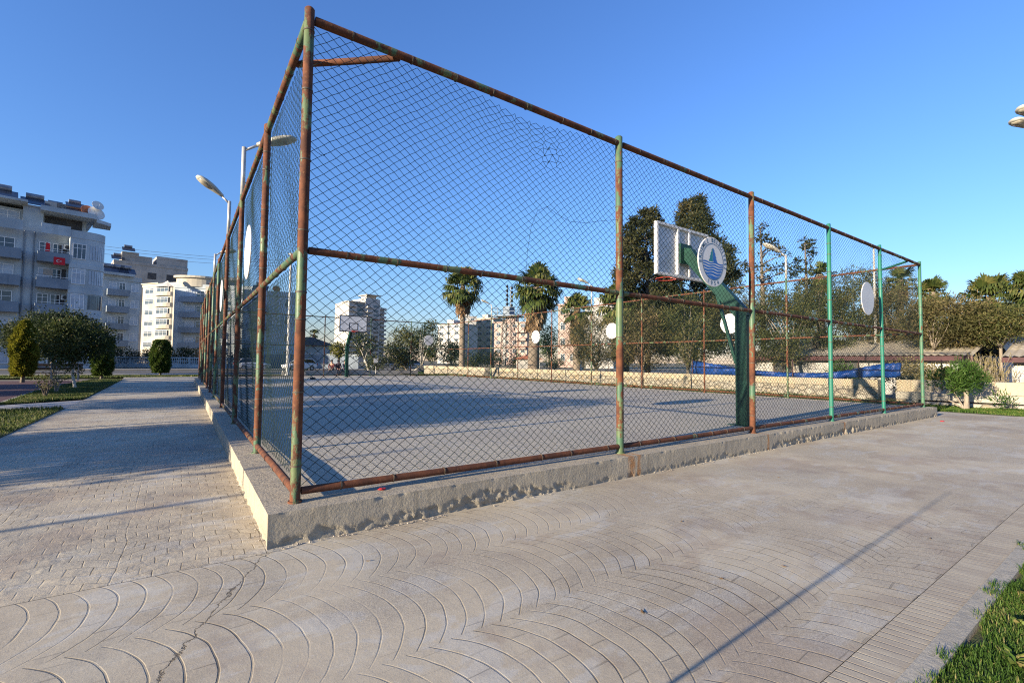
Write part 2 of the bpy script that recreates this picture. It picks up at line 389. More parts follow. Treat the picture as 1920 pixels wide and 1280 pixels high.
M['dirt'] = mat('dry_ground', (.20, .165, .12), (.13, .12, .07), scale=.4, rough=.95, bump=.02)
M['asphalt'] = mat('asphalt', (.075, .074, .074), (.10, .097, .093), scale=.8, rough=.9, bump=.005)
M['sidewalk'] = mat('sidewalk_slabs', (.40, .37, .33), (.33, .30, .27), scale=.8, rough=.9)
M['rubber'] = mat('playground_rubber', (.10, .045, .05), (.075, .035, .04), scale=3, rough=.95)
M['rubble'] = rubble('rubble_masonry')
M['coping'] = coping('limestone_blocks')
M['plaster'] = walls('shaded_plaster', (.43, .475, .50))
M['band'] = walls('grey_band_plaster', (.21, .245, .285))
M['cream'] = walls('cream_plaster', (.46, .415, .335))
M['bare'] = walls('bare_concrete', (.40, .37, .33))
M['pale'] = walls('pale_plaster', (.48, .455, .42))
M['pink'] = walls('pink_plaster', (.47, .34, .29))
M['housewall'] = walls('house_plaster', (.42, .40, .37), .6, 1.2)
M['glass'] = mat('window_glass', (.05, .065, .085), (.09, .11, .13), scale=.6, rough=.06, spec=.6)
M['curtain'] = mat('curtained_glass', (.42, .46, .52), (.30, .34, .40), scale=.9, rough=.25, spec=.5)
M['frame'] = mat('window_frame', (.74, .73, .72), (.66, .65, .64), scale=2, rough=.5)
M['dark'] = mat('dark_opening_and_shade', (.05, .05, .055), (.08, .075, .07), scale=1, rough=.8)
M['panel'] = mat('solar_panel', (.02, .025, .04), (.03, .035, .05), scale=2, rough=.15, spec=.6)
M['tank'] = mat('heater_tank', (.30, .31, .33), (.2, .2, .22), scale=2, rough=.4, metal=.4)
M['flagred'] = mat('flag_red', (.55, .02, .03), (.48, .02, .03), scale=3, rough=.8)
M['ac'] = mat('ac_casing', (.70, .69, .66), (.6, .58, .55), scale=3, rough=.6)
M['roofgrey'] = corrugated('fibre_cement_roof', (.40, .345, .26), (.26, .23, .19))
M['roofdark'] = mat('dark_tiles', (.075, .06, .055), (.11, .085, .075), scale=2, rough=.85, bump=.03)
M['tile'] = mat('orange_tiles', (.50, .17, .08), (.40, .14, .07), scale=4, rough=.85)
M['maroon'] = mat('maroon_fascia', (.075, .028, .03), (.055, .024, .026), scale=3, rough=.7)
M['tarp'] = mat('blue_tarpaulin', (.006, .032, .15), (.008, .045, .2), scale=1.6, rough=.45, bump=.03, bscale=5)
M['wood'] = mat('bench_timber', (.10, .07, .05), (.07, .05, .04), scale=6, rough=.7, stretch=(1, 8, 8))
M['bark'] = mat('grey_bark', (.20, .165, .13), (.12, .10, .08), scale=7, rough=.95, bump=.03, stretch=(1, 1, .35))
M['palebark'] = mat('pale_bark', (.30, .25, .195), (.20, .165, .13), scale=6, rough=.95, bump=.03, stretch=(1, 1, .4))
M['limed'] = mat('limed_trunk', (.46, .43, .38), (.36, .32, .27), scale=6, rough=.9, bump=.01)
M['palmbark'] = mat('palm_bark', (.26, .205, .155), (.16, .125, .095), scale=5, rough=.95, bump=.04, stretch=(1, 1, 4))
M['skin'] = mat('skin', (.45, .27, .19), (.42, .25, .18), scale=5, rough=.6)
M['hair'] = mat('dark_hair', (.02, .015, .012), (.03, .022, .018), scale=9, rough=.7)
M['maroon_cloth'] = mat('maroon_cloth', (.10, .03, .035), (.08, .025, .03), scale=6, rough=.9)
M['navy_cloth'] = mat('navy_cloth', (.025, .03, .06), (.02, .025, .045), scale=6, rough=.9)
M['beige_cloth'] = mat('beige_cloth', (.32, .26, .20), (.27, .22, .17), scale=6, rough=.9)
M['carwhite'] = mat('white_car_paint', (.72, .72, .72), (.68, .68, .68), scale=2, rough=.2, spec=.5)
M['carsilver'] = mat('silver_car_paint', (.32, .33, .35), (.28, .29, .31), scale=2, rough=.25, metal=.5, spec=.5)
M['carglass'] = mat('car_glass', (.015, .018, .02), (.02, .024, .026), scale=1, rough=.05, spec=.7)
M['tyre'] = mat('tyre_rubber', (.018, .018, .018), (.025, .025, .025), scale=6, rough=.9)
M['tail'] = mat('tail_lamp', (.35, .01, .01), (.3, .01, .01), scale=6, rough=.2)
M['litter'] = mat('red_litter', (.45, .03, .04), (.35, .03, .03), scale=20, rough=.6)
M['deadleaf'] = mat('dry_leaf', (.16, .09, .04), (.10, .06, .03), scale=40, rough=.9)
M['maststeel'] = mat('mast_steel', (.15, .13, .115), (.10, .08, .07), scale=3, rough=.7)
M['stone'] = mat('chipped_aggregate', (.36, .32, .27), (.25, .22, .19), scale=14, rough=.95, bump=.01)
# foliage
M['ficus'] = leafmat('ficus_leaves', [(0, (.016, .026, .009)), (.6, (.035, .05, .016)), (1, (.09, .075, .03))])
M['conifer'] = leafmat('golden_conifer', [(0, (.04, .055, .008)), (.5, (.15, .15, .015)), (1, (.30, .26, .03))])
M['topiary'] = leafmat('clipped_conifer', [(0, (.022, .042, .008)), (.6, (.05, .085, .013)), (1, (.12, .13, .03))])
M['citrus'] = leafmat('small_tree_leaves', [(0, (.02, .035, .01)), (.6, (.055, .07, .018)), (1, (.16, .085, .03))])
M['tamarisk'] = leafmat('feathery_foliage', [(0, (.042, .046, .015)), (.5, (.12, .105, .042)), (1, (.24, .165, .085))], .3)
M['greenfeather'] = leafmat('green_feathery_foliage', [(0, (.028, .042, .012)), (.5, (.09, .098, .03)), (1, (.22, .165, .065))], .3)
M['cypress'] = leafmat('cypress_foliage', [(0, (.014, .020, .007)), (.55, (.044, .050, .019)), (1, (.11, .088, .035))], .25)
M['palm'] = leafmat('palm_fans', [(0, (.022, .045, .010)), (.55, (.075, .10, .025)), (1, (.21, .19, .06))], .3)
M['deadpalm'] = leafmat('dead_fronds', [(0, (.10, .055, .025)), (.5, (.21, .125, .06)), (1, (.36, .24, .13))], .25)
M['oleander'] = leafmat('oleander_leaves', [(0, (.028, .07, .012)), (.6, (.07, .135, .025)), (1, (.15, .20, .05))], .4)
M['reed'] = leafmat('dry_reeds', [(0, (.09, .08, .03)), (.5, (.20, .165, .07)), (1, (.36, .29, .15))], .3)
M['grass'] = leafmat('grass_blades', [(0, (.022, .055, .008)), (.55, (.07, .135, .02)), (.85, (.15, .20, .04)), (1, (.30, .25, .10))], .4)
M['dullgrass'] = leafmat('winter_grass', [(0, (.025, .045, .010)), (.5, (.07, .10, .022)), (.85, (.15, .16, .05)), (1, (.26, .21, .10))], .4)
M['bushes'] = leafmat('dark_bush_leaves', [(0, (.018, .03, .012)), (.6, (.05, .062, .022)), (1, (.11, .10, .04))], .3)
# ---------------------------------------------------------------- the setting
def plank_mat():
    t = NT('plank_stamp'); v = t.obj(); x, y, z = t.xyz(v)
    xx = t.math('ADD', t.math('ADD', x, t.math('MULTIPLY', y, .25)), t.math('MULTIPLY', t.noise(t.mapped(v, (.5, .5, 1)), 3, 2), .03))
    f = t.math('FRACT', t.math('DIVIDE', xx, .062)); d = t.math('MULTIPLY', t.math('MINIMUM', f, t.math('SUBTRACT', 1.0, f)), .062)
    g = t.math('MULTIPLY', t.step(d, .001, .006, 1, 0), t.step(t.noise(v, 2.2, 4), .40, .60, .10, 1))
    c = t.mix(t.step(t.noise(t.mapped(v, (6, 2, 1)), 2, 5), .35, .65), (.44, .38, .28), (.355, .30, .225))
    c = t.mix(t.math('MULTIPLY', g, .6), c, (.14, .11, .085)); c = t.mix(t.step(t.noise(v, 150, 3, .7), .4, .6, .25, 0), c, (.16, .13, .11))
    t.color(c); t.rough(.88); t.bump(t.math('SUBTRACT', t.math('MULTIPLY', t.noise(v, 90, 4, .7), .2), g), .004); return t.m
M['plank'] = plank_mat()

mb = MB(); n = 96
mb.add([(0, 30, -.34)] + [(2600 * cos(2 * pi * k / n), 30 + 2600 * sin(2 * pi * k / n), -.34) for k in range(n)],
       [(0, 1 + k, 1 + (k + 1) % n) for k in range(n)])
structure('ground', mb, M['dirt'])
structure('pavement', MB().sheet([(-14, -3.12), (18.45, -3.12), (18.45, -1.2), (18.2, .25), (17.7, .75), (16.0, .9), (16.0, -.1), (-.1, -.1), (-.1, -.285), (-14, -.285)], GZ), M['pave'])
structure('footpath', MB().sheet([(-14, -.28), (-.1, -.28), (-.1, 28.6), (17.2, 28.6), (17.2, 37.9), (-4.1, 37.9), (-3.78, 33.2), (-3.36, 16.6), (-3.3, 13.0), (-3.25, 7.2), (-3.3, 1.5), (-14, 1.5)], GZ), M['path'])
structure('paving_border', MB().sheet([(-14, -3.305), (18.45, -3.305), (18.45, -3.125), (-14, -3.125)], GZ + .003), M['plank'])
structure('lawn_edging', MB().box(-14, 18.45, -3.40, -3.31, GZ - .1, GZ + .012), M['edging'])
structure('lawn_soil', MB().sheet([(-14, -9), (24, -9), (24, -3.41), (-14, -3.41)], GZ - .01), M['grassbed'])
structure('side_path', MB().sheet([(-12, 13.2), (-3.32, 13.25), (-3.36, 16.2), (-5.0, 15.0), (-12, 14.7)], GZ - .004), M['sidewalk'])
structure('turf_bed', MB().sheet([(-12, 1.6), (-3.30, 1.6), (-3.25, 7.2), (-3.3, 13.0), (-4.4, 13.1), (-12, 13.1)], GZ + .01), M['grassbed'])
structure('turf_bed', MB().sheet([(-5.0, 15.1), (-3.38, 16.6), (-3.78, 33.2), (-5.2, 33.0), (-5.6, 24.6)], GZ + .01), M['grassbed'])
structure('playground_floor', MB().sheet([(-5.1, 15.1), (-5.72, 24.6), (-5.3, 33.0), (-14, 34), (-16, 15)], GZ + .004), M['rubber'])
structure('playground_edging', MB().bar((-5.05, 15.1, GZ - .02), (-5.66, 24.6, GZ - .02), .10, .1).bar((-5.66, 24.6, GZ - .02), (-5.25, 33.0, GZ - .02), .10, .1), M['edging'])
structure('verge', MB().sheet([(-16, 38.0), (20, 38.0), (20, 40.6), (-16, 46.5)], GZ - .02), M['grassbed'])
structure('sidewalk', MB().sheet([(-40, 51.0), (60, 42.0), (60, 40.2), (-40, 48.6)], GZ - .03), M['sidewalk'])
structure('road', MB().sheet([(-90, 66), (90, 60), (90, 40.5), (60, 42.1), (-40, 51.1), (-90, 56)], GZ - .06), M['asphalt'])
structure('sidewalk', MB().sheet([(-90, 69), (90, 63), (90, 60.1), (-90, 66.1)], GZ + .04), M['sidewalk'])
structure('court_floor', MB().sheet([(.15, .15), (16.0, .15), (16.0, 28.2), (.15, 28.2)], -.006), M['court'])
structure('east_bank', MB().add([(16.2, -.05, -.28), (20.6, -.05, -.26), (20.6, 40, -.24), (16.2, 40, -.10), (16.2, 1.5, -.10), (20.6, 1.5, -.24)],
          [(0, 1, 5, 4), (4, 5, 2, 3)]), M['grassbed'])
structure('east_bank', MB().add([(18.3, -1.4, -.246), (24, -7, -.24), (22, .8, -.235), (18.1, .3, -.244)], [(0, 1, 2, 3)]), M['grassbed'])

def kerb_ring():
    rng = np.random.default_rng(4)
    V = []; F = []
    def grid(P):   # P (a,b,3)
        a, b, _ = P.shape; base = sum(len(q) for q in V)
        V.append(P.reshape(-1, 3)); i = np.arange(a - 1)[:, None] * b + np.arange(b - 1)[None, :] + base
        F.append(np.stack([i, i + b, i + b + 1, i + 1], -1).reshape(-1, 4))
    def face(L0, L1, step, along, out0, seed, crumble):
        s = np.arange(L0, L1 + step * .5, step); zz = np.linspace(0, -.34, 18)
        P = np.zeros((len(s), 18, 3)); E = np.zeros(len(s))
        for a, q in enumerate(s):
            taper = min(1, (q - L0) / .05, (L1 - q) / .05); taper = max(0, taper)
            zone = noise.noise((q * .55 + seed, 1.7, 0)) * .5 + .5; zone = max(0, min(1, (zone - .38) * 3.2)) * crumble
            e = max(0, noise.noise((q * 9, seed, 4)) - .12) * .035 * taper; E[a] = e
            for b, z in enumerate(zz):
                hgt = .25 + z                                   # height over the paving
                lim = .045 + .11 * zone + .05 * noise.noise((q * 3.1, seed, 9)) + .035 * noise.noise((q * 14, seed, 2)) + .02 * noise.noise((q * 37, seed, 6))
                k = max(0., min(1., (lim - hgt) / .02))
                rough = noise.noise((q * 11, z * 13, seed)) * .5 + noise.noise((q * 27, z * 31, seed)) * .35 + noise.noise((q * 58, z * 60, seed)) * .2
                dpt = k * (.008 + .014 * zone + .052 * rough * (0.45 + zone)) + .004 * noise.noise((q * 2.1, z * 3, seed + 5))
                if b == 0: dpt = e
                elif b == 1: dpt = max(dpt, e * .4)
                dpt *= taper
                P[a, b] = (q, out0 + dpt, z) if along == 'x' else (out0 + dpt, q, z)
        return s, P
    s, P = face(-.22, 16.26, .018, 'x', -.22, 3.3, 1.0); grid(P)
    top = np.stack([P[:, 0], np.stack([s, np.full(len(s), .22), np.zeros(len(s))], -1)], 1); grid(top)
    s, P = face(-.22, 28.55, .03, 'y', -.22, 8.1, .55); grid(P)
    t2 = P[:, 0].copy(); k = s > .21; k[np.argmax(k) - 1] = True
    t2 = t2[k]; t2[0, 1] = .22
    inner = t2.copy(); inner[:, 0] = .22; grid(np.stack([t2, inner], 1))
    V_ = np.concatenate(V); F_ = np.concatenate(F)
    o = fast('kerb', V_, F_, M['kerb'], smooth=False); o['kind'] = 'structure'
    mb = MB().box(16.0, 16.26, .2205, 28.55, -.3, -.001).box(.2205, 15.9995, 28.1, 28.55, -.3, -.001)
    mb.add([(16.26, -.22, 0), (16.26, .22, 0), (16.26, .22, -.34), (16.26, -.22, -.34)], [(0, 1, 2, 3)])
    structure('kerb', mb, M['kerb'])
kerb_ring()
# crumbs of aggregate fallen from the kerb
def crumbs():
    rng = random.Random(5); mb = MB()
    for i in range(240):
        x = rng.choice((rng.uniform(-.2, 1.2), rng.uniform(1.5, 16), rng.uniform(3.8, 7.2))); y = -.225 - abs(rng.gauss(0, .03)); r = rng.uniform(.003, .012)
        if i > 190: y = rng.uniform(-.2, 2.5); x = -.225 - abs(rng.gauss(0, .03))
        pts = [(x + r * rng.uniform(.6, 1.2) * a, y + r * rng.uniform(.6, 1.2) * b, GZ + .002 + max(0, c) * r) for a, b, c in ((1, 0, .3), (0, 1, .3), (-1, 0, .3), (0, -1, .3), (0, 0, 1.2), (0, 0, -.1))]
        mb.add(pts, [(0, 1, 4), (1, 2, 4), (2, 3, 4), (3, 0, 4), (1, 0, 5), (2, 1, 5), (3, 2, 5), (0, 3, 5)])
    o = mb.build('concrete_crumbs', M['stone'], fix=False); o['kind'] = 'stuff'
    tag(o, 'small chips of concrete lying along the foot of the kerb', 'rubble')
crumbs()
# ---------------------------------------------------------------- the fence round the court
HF, HM, HB = 3.95, 2.02, .085
FRONT = [0, 3.766, 6.955, 10.02, 12.96, 15.95]
LEFT = [0, 2.36, 5.42, 8.65, 11.95, 14.6, 17.2, 19.9, 22.7, 25.5, 28.3]
EAST = [0, 3.52, 6.6, 9.65, 12.8, 15.9, 19.1, 22.15, 25.2, 28.3]
REAR = [0, 3.2, 6.83, 9.9, 12.9, 15.95]
fence = thing('chain_link_fence', 'tall rust-flaked green pipe fence with dark wire mesh enclosing the court', 'fence', (0, 0, 0))
def pipe_part(name, mb, rust, fresh):
    o = mb.build(name, [M['pipe'], M['tie']], fence, smooth=True); o['rust'] = rust; o['fresh'] = fresh
    m = o.modifiers.new('edges', 'EDGE_SPLIT'); m.split_angle = radians(50); return o
def post(x, y, rust, fresh, lean=(0, 0), r=.05, detail=True):
    mb = MB(); top = Vector((x + lean[0], y + lean[1], 4.03)); a = Vector((x, y, -.02))
    rng = random.Random(int(x * 100 + y * 37))
    mb.tube([a, a.lerp(top, .3), a.lerp(top, .6), top, top + Vector((0, 0, .012))], [r, r, r, r, r * .75], 16 if detail else 8)
    mb.tube([a + Vector((0, 0, .015)), a + Vector((0, 0, .035))], r * 1.35, 14 if detail else 8)     # weld collar at the foot
    if detail:
        z = .3
        while z < 3.9:
            p = a.lerp(top, z / 4.03); mb.tube([p, p + Vector((0, 0, .012))], r + .004, 14, 1)
            z += rng.choice((.22, .36, .5, .58))
    return pipe_part('post', mb, rust, fresh)
def rail(name, a, b, rust, fresh, r=.04, ties=True):
    a = Vector(a); b = Vector(b); mb = MB(); L = (b - a).length; rng = random.Random(int(L * 100 + a.z * 50)); k = max(2, int(L / 2))
    pts = [a.lerp(b, i / k) + Vector((0, 0, rng.uniform(-.008, .008) if 0 < i < k else 0)) for i in range(k + 1)]
    mb.tube(pts, r, 12)
    if ties:
        s = .3; d = (b - a) / L
        while s < L:
            p = a + d * s; mb.tube([p, p + d * .012], r + .004, 10, 1); s += rng.uniform(.35, .6)
    return pipe_part(name, mb, rust, fresh)
def wire_bay(t0, t1, z0, z1, place, normal, r=.0021, w=.104, h=.083, seed=0, tear=None, sides=3):
    n = max(2, int(round((t1 - t0) / (w / 2)))); m = max(2, int(round((z1 - z0) / (h / 2))))
    i, j = np.meshgrid(np.arange(n), np.arange(m + 1), indexing='ij')
    ok = (i + j) % 2 == 0; i = i[ok]; j = j[ok]
    e = np.concatenate([np.stack([i, j, i + 1, j + 1], 1)[j < m], np.stack([i, j, i + 1, j - 1], 1)[j > 0]])
    i, j = np.meshgrid(np.arange(n), np.arange(m + 1), indexing='ij'); ok = (i + j) % 2 == 1; 
    # one diamond lattice: only nodes of even parity, links to the four diagonal neighbours
    def P(a, b):
        t = t0 + a * (t1 - t0) / n; z = z0 + b * (z1 - z0) / m
        edge = np.clip(np.minimum(np.minimum(a, n - a), np.minimum(b, m - b)) / 3.0, 0, 1)
        q = seed * 1.7
        dt = .005 * np.sin(z * 2.3 + q) * np.cos(t * 1.9 + q) + .003 * np.sin(z * 9 + t * 5 + q) + .004 * np.sin(t * 23 + z * 31 + q)
        dz = -.006 * np.sin(t * 1.7 + q) ** 2 + .003 * np.sin(t * 7 + z * 4 + q) + .004 * np.cos(t * 29 - z * 17 + q)
        out = .012 * np.sin(t * 2.1 + z * 1.3 + q) + .006 * np.sin(t * 6 - z * 5 + q) + .0016 * (1 - 2 * (a % 2))
        if tear is not None: t, z = tear(t, z)
        return place(t + dt * edge, z + dz * edge, out * np.maximum(edge, .25))
    A = P(e[:, 0], e[:, 1]); B = P(e[:, 2], e[:, 3])
    d = B - A; d /= np.linalg.norm(d, axis=1)[:, None]; nn = np.broadcast_to(np.array(normal, float), d.shape)
    b = np.cross(d, nn); b /= np.linalg.norm(b, axis=1)[:, None]; nn = np.cross(b, d)
    ang = [2 * pi * k / sides for k in range(sides)]
    ring = [b * (cos(x) * r) + nn * (sin(x) * r) for x in ang]
    V = np.stack([A + o for o in ring] + [B + o for o in ring], 1).reshape(-1, 3)
    base = np.arange(len(e))[:, None] * (2 * sides)
    F = np.concatenate([base + np.array([k, (k + 1) % sides, sides + (k + 1) % sides, sides + k]) for k in range(sides)])
    return V, F
def tear0(t, z):     # the mesh has come off the top rail and sags
    k = np.exp(-((t - 2.35) / .55) ** 2) * np.clip((z - 2.9) / 1.0, 0, 1) ** 2
    k2 = np.exp(-((t - 2.62) / .16) ** 2 - ((z - 3.55) / .16) ** 2)
    return t + .05 * k2 * np.sin(z * 40) + .03 * k * np.sin(t * 31), z - .10 * k - .05 * k2 * np.cos(t * 44)
def side(ts, place3, normal, off, rusts, freshes, posts, mesh_r, mids=True, detail=True, name_tear=False, rail_rust=.6, rs=1.0, pr=(.042,)):
    def pl(t, z, out): 
        x, y = place3(t, off + out); return np.stack([x, y, z + 0 * x], -1)
    for k in range(len(ts) - 1):
        a, b = ts[k] + .05, ts[k + 1] - .05
        for z0, z1, lev in ((HB + .03, HM - .02, 0), (HM + .02, HF - .02, 1)):
            V, F = wire_bay(a, b, z0, z1, pl, normal, mesh_r, seed=k * 2 + lev, tear=tear0 if (name_tear and k == 0 and lev == 1) else None)
            fast('wire_mesh', V, F, M['wire'], fence)
    for nm, z, r in (('top_rail', HF, .036 * rs), ('mid_rail', HM, .031 * rs), ('bottom_rail', HB, .032 * rs)):
        for k in range(len(ts) - 1):
            ax, ay = place3(ts[k] + .045, 0); bx, by = place3(ts[k + 1] - .045, 0)
            rng = random.Random(k * 7 + int(z * 10) + int(off * 1000))
            rail(nm, (ax, ay, z), (bx, by, z), rail_rust + rng.uniform(-.12, .22), .55 if rng.random() < .4 else .1, r, detail)
    for k, t in enumerate(ts):
        if k in posts:
            x, y = place3(t, 0); post(x, y, rusts[k % len(rusts)], freshes[k % len(freshes)], posts[k], pr[k % len(pr)], detail)
Z0 = (0, 0)
fx = lambda t, o: (t, 0 * t + o)
side(FRONT, fx, (0, 1, 0), .046, [.57, .53, .56, .05, .02, .25], [.15, .15, .2, .95, 1.0, .55],
     {0: Z0, 1: (-.03, 0), 2: (.06, .01), 3: (.02, 0), 4: (-.05, 0), 5: Z0}, .0028, name_tear=True, rail_rust=.66, pr=(.040, .046, .046, .039, .038, .040))
lx = lambda t, o: (0 * t + o, t)
side(LEFT, lx, (1, 0, 0), .046, [.6, .60, .48, .62, .5, .45, .6, .5, .55, .5, .55], [.1, .2, .15, .1, .4, .2, .1, .3, .1, .2, .2],
     {k: Z0 for k in range(1, 11)}, .0025, rail_rust=.56, pr=(.041,))
ex = lambda t, o: (15.95 - o + 0 * t, t)
side(EAST, ex, (1, 0, 0), .046, [.25, .5, .7, .6, .5, .7, .55, .5, .6, .5], [.5, .1, .0, .1, .1, 0, .1, .1, .1, .2],
     {k: Z0 for k in range(1, 10)}, .0024, detail=False, rail_rust=.62, rs=.85, pr=(.032,))
rx = lambda t, o: (t, 28.3 - o + 0 * t)
side(REAR, rx, (0, 1, 0), .046, [.5, .5, .6, .45, .5, .5], [.2] * 6, {k: Z0 for k in range(1, 5)}, .0024, detail=False, rail_rust=.5, rs=.9, pr=(.034,))
for a, b, ru, fr in (((.79, .03, HF - .005), (.03, .70, HF - .005), .95, 0), ((15.0, .03, HF - .03), (15.92, .95, HF - .03), .1, .9),
                     ((.03, 27.4, HF - .03), (.9, 28.27, HF - .03), .6, .2), ((15.92, 27.4, HF - .03), (15.0, 28.27, HF - .03), .5, .3)):
    rail('corner_brace', a, b, ru, fr, .03, False)
# a loose strand of wire that has sprung from the mesh
pts = [(987, 505), (989, 470), (996, 425), (1008, 395), (1026, 387), (1045, 402), (1068, 415), (1098, 418), (1130, 414), (1158, 412)]
def on_y(u, v, y):
    d = ray(u, v); return CAM + d * ((y - CAM[1]) / d[1])
def on_x(u, v, x):
    d = ray(u, v); return CAM + d * ((x - CAM[0]) / d[0])
MB().tube([on_y(u, v, -.015) for u, v in pts], .0022, 5).build('loose_wire', M['wire'], fence)
MB().tube([on_y(u, v, -.012) for u, v in ((583, 275), (592, 284), (601, 290), (607, 292), (612, 288))], .0022, 5).build('loose_wire', M['wire'], fence)

# ---------------------------------------------------------------- discs hung on the fence
def disc_mesh(name, m, parent=None, r=.375):
    return MB().lathe([(r * .985, -.008), (r, -.004), (r, .004), (r * .985, .008)], sides=56, axis='y').build(name, m, parent)
def disc(loc, rotz, label, group='blank white discs hung on the fence'):
    t = disc_mesh('fence_disc', M['discwhite']); t.location = loc; t.rotation_euler = (0, 0, rotz)
    return tag(t, label, 'sign', group)
disc((-.075, 3.38, 2.62), pi / 2, 'blank white disc on the path side of the fence, seen nearly edge-on')
disc((-.075, 8.97, 2.62), pi / 2, 'second blank white disc along the path side of the fence, half behind a post')
disc((11.85, -.075, 2.64), 0, 'blank bluish disc in shade on the front fence between two bright green posts')
disc((15.87, 5.5, 2.63), pi / 2, 'blank white disc on the far side fence, behind the green hoop post')
disc((15.87, 11.36, 2.64), pi / 2, 'blank white disc on the far side fence, part hidden by a rusty front post')
disc((15.87, 17.25, 2.57), pi / 2, 'blank white disc on the far side fence, in front of the large palm trunk')
disc((14.26, 28.22, 2.66), 0, 'grey-looking blank disc on the rear fence beside a dark tree')
sg = thing('emblem_sign', 'round white town emblem sign with blue waves and a fir tree on the front fence', 'sign', (5.71, -.075, 2.66))
disc_mesh('sign_plate', M['discwhite'], sg)
YF = -.0095
def flat(poly, y=YF): return [(p[0], y, p[1]) for p in poly]
def arc_ring(r0, r1, y, n=72):
    v = []; f = []
    for k in range(n):
        a = 2 * pi * k / n; v += [(r0 * cos(a), y, r0 * sin(a)), (r1 * cos(a), y, r1 * sin(a))]
    f = [(2 * k, 2 * k + 1, (2 * k + 3) % (2 * n), (2 * k + 2) % (2 * n)) for k in range(n)]
    return v, f
Rr = .385; ri = .268
v, f = arc_ring(ri, ri + .011, YF); MB().add(v, f).build('ring', M['ink'], sg)
# waves: blue lower half cut by white wavy bands = blue bands only
mb = MB(); nb = 6
def wave(x, ph): return .008 * sin(x * 24 + ph)
ztop = .0; 
edges = [(-.004, -.024), (-.040, -.062), (-.078, -.104), (-.118, -.147), (-.161, -.196), (-.208, -.262)]
for bi, (za, zb) in enumerate(edges):
    pts_t = []; pts_b = []
    for k in range(41):
        def xl(z): return sqrt(max(0, (ri - .004) ** 2 - z * z))
        s = -1 + 2 * k / 40
        xa = s * xl(za); xb = s * xl(zb if bi < 5 else -.262)
        pts_t.append((xa, za + wave(xa, bi * .6))); pts_b.append((xb, (zb + wave(xb, bi * .6 + .3)) if bi < 5 else -sqrt(max(0, (ri - .004) ** 2 - xb * xb))))
    if bi == 5: pts_b = [(s, -sqrt(max(0, (ri - .004) ** 2 - s * s))) for s, _ in pts_t]
    n = len(pts_t); mb.add(flat(pts_t) + flat(pts_b), [(k, k + 1, n + k + 1, n + k) for k in range(n - 1)])
mb.build('waves', M['blue'], sg)
right = [(.004, .004), (.004, .215), (.026, .19), (.038, .17), (.028, .168), (.052, .135), (.066, .125), (.05, .118), (.074, .082), (.09, .072), (.07, .066), (.098, .022), (.112, .004)]
leftp = [(-x - .003, z) for x, z in right]; leftp = [(x - .0, z) for x, z in leftp][::-1]
MB().add(flat(right), [tuple(range(len(right)))]).build('fir_half', M['blue'], sg)
MB().add(flat(leftp), [tuple(range(len(leftp)))]).build('fir_half', M['teal'], sg)
def letters(txt, rad, a0, a1, size, flip=False):
    mb = MB()
    for k, ch in enumerate(txt):
        if ch == ' ': continue
        a = radians(a0 + (a1 - a0) * k / (len(txt) - 1))
        cu = bpy.data.curves.new('txt', 'FONT'); cu.body = ch; cu.size = size; cu.align_x = 'CENTER'; cu.align_y = 'CENTER'; cu.offset = .0014
        ob = bpy.data.objects.new('txt', cu); COL.objects.link(ob)
        dg = bpy.context.evaluated_depsgraph_get(); me = bpy.data.meshes.new_from_object(ob.evaluated_get(dg))
        rot = a - pi / 2 if not flip else a + pi / 2
        cx, cz = rad * cos(a), rad * sin(a)
        mb.add([(cx + p.co.x * cos(rot) - p.co.y * sin(rot), YF, cz + p.co.x * sin(rot) + p.co.y * cos(rot)) for p in me.vertices], [tuple(q.vertices) for q in me.polygons])
        bpy.data.objects.remove(ob); bpy.data.curves.remove(cu); bpy.data.meshes.remove(me)
    return mb
letters('ERDEML\u0130 BELED\u0130YES\u0130', .325, 184, -10, .092).build('lettering', M['ink'], sg, fix=False)
letters('1954', .325, 247, 293, .088, True).build('lettering', M['ink'], sg, fix=False)

# ---------------------------------------------------------------- floodlights standing on the fence posts
def cobra(mb_case, mb_lens, a, b, wid=.13, hgt=.075):
    """streetlight head from throat a to nose b"""
    a = Vector(a); b = Vector(b); d = (b - a).normalized(); r = d.cross(Vector((0, 0, 1))).normalized(); u = r.cross(d)
    st = [(0, .25, .5), (.12, .38, .7), (.3, .62, .9), (.5, .95, 1.0), (.72, 1.0, .95), (.9, .78, .75), (1, .3, .35)]
    V = []; n = 12
    for s, wf, hf in st:
        c = a.lerp(b, s)
        for k in range(n):
            q = 2 * pi * k / n; h = sin(q); V.append(c + r * (cos(q) * wid * wf) + u * ((h if h > 0 else h * .45) * hgt * hf))
    F = [(i * n + k, i * n + (k + 1) % n, (i + 1) * n + (k + 1) % n, (i + 1) * n + k) for i in range(len(st) - 1) for k in range(n)]
    F += [tuple(range(n))[::-1], tuple((len(st) - 1) * n + k for k in range(n))]
    mb_case.add(V, F)
    V = []
    for s, wf, dp in ((.42, .5, .36), (.55, .72, .62), (.72, .76, .66), (.88, .5, .5)):
        c = a.lerp(b, s)
        for k in range(7):
            q = pi + pi * k / 6; V.append(c + r * (cos(q) * wid * wf) + u * (sin(q) * hgt * dp - .006))
    F = [(i * 7 + k, i * 7 + k + 1, (i + 1) * 7 + k + 1, (i + 1) * 7 + k) for i in range(3) for k in range(6)] + [tuple(range(7)), tuple(range(27, 20, -1))]
    mb_lens.add(V, F)
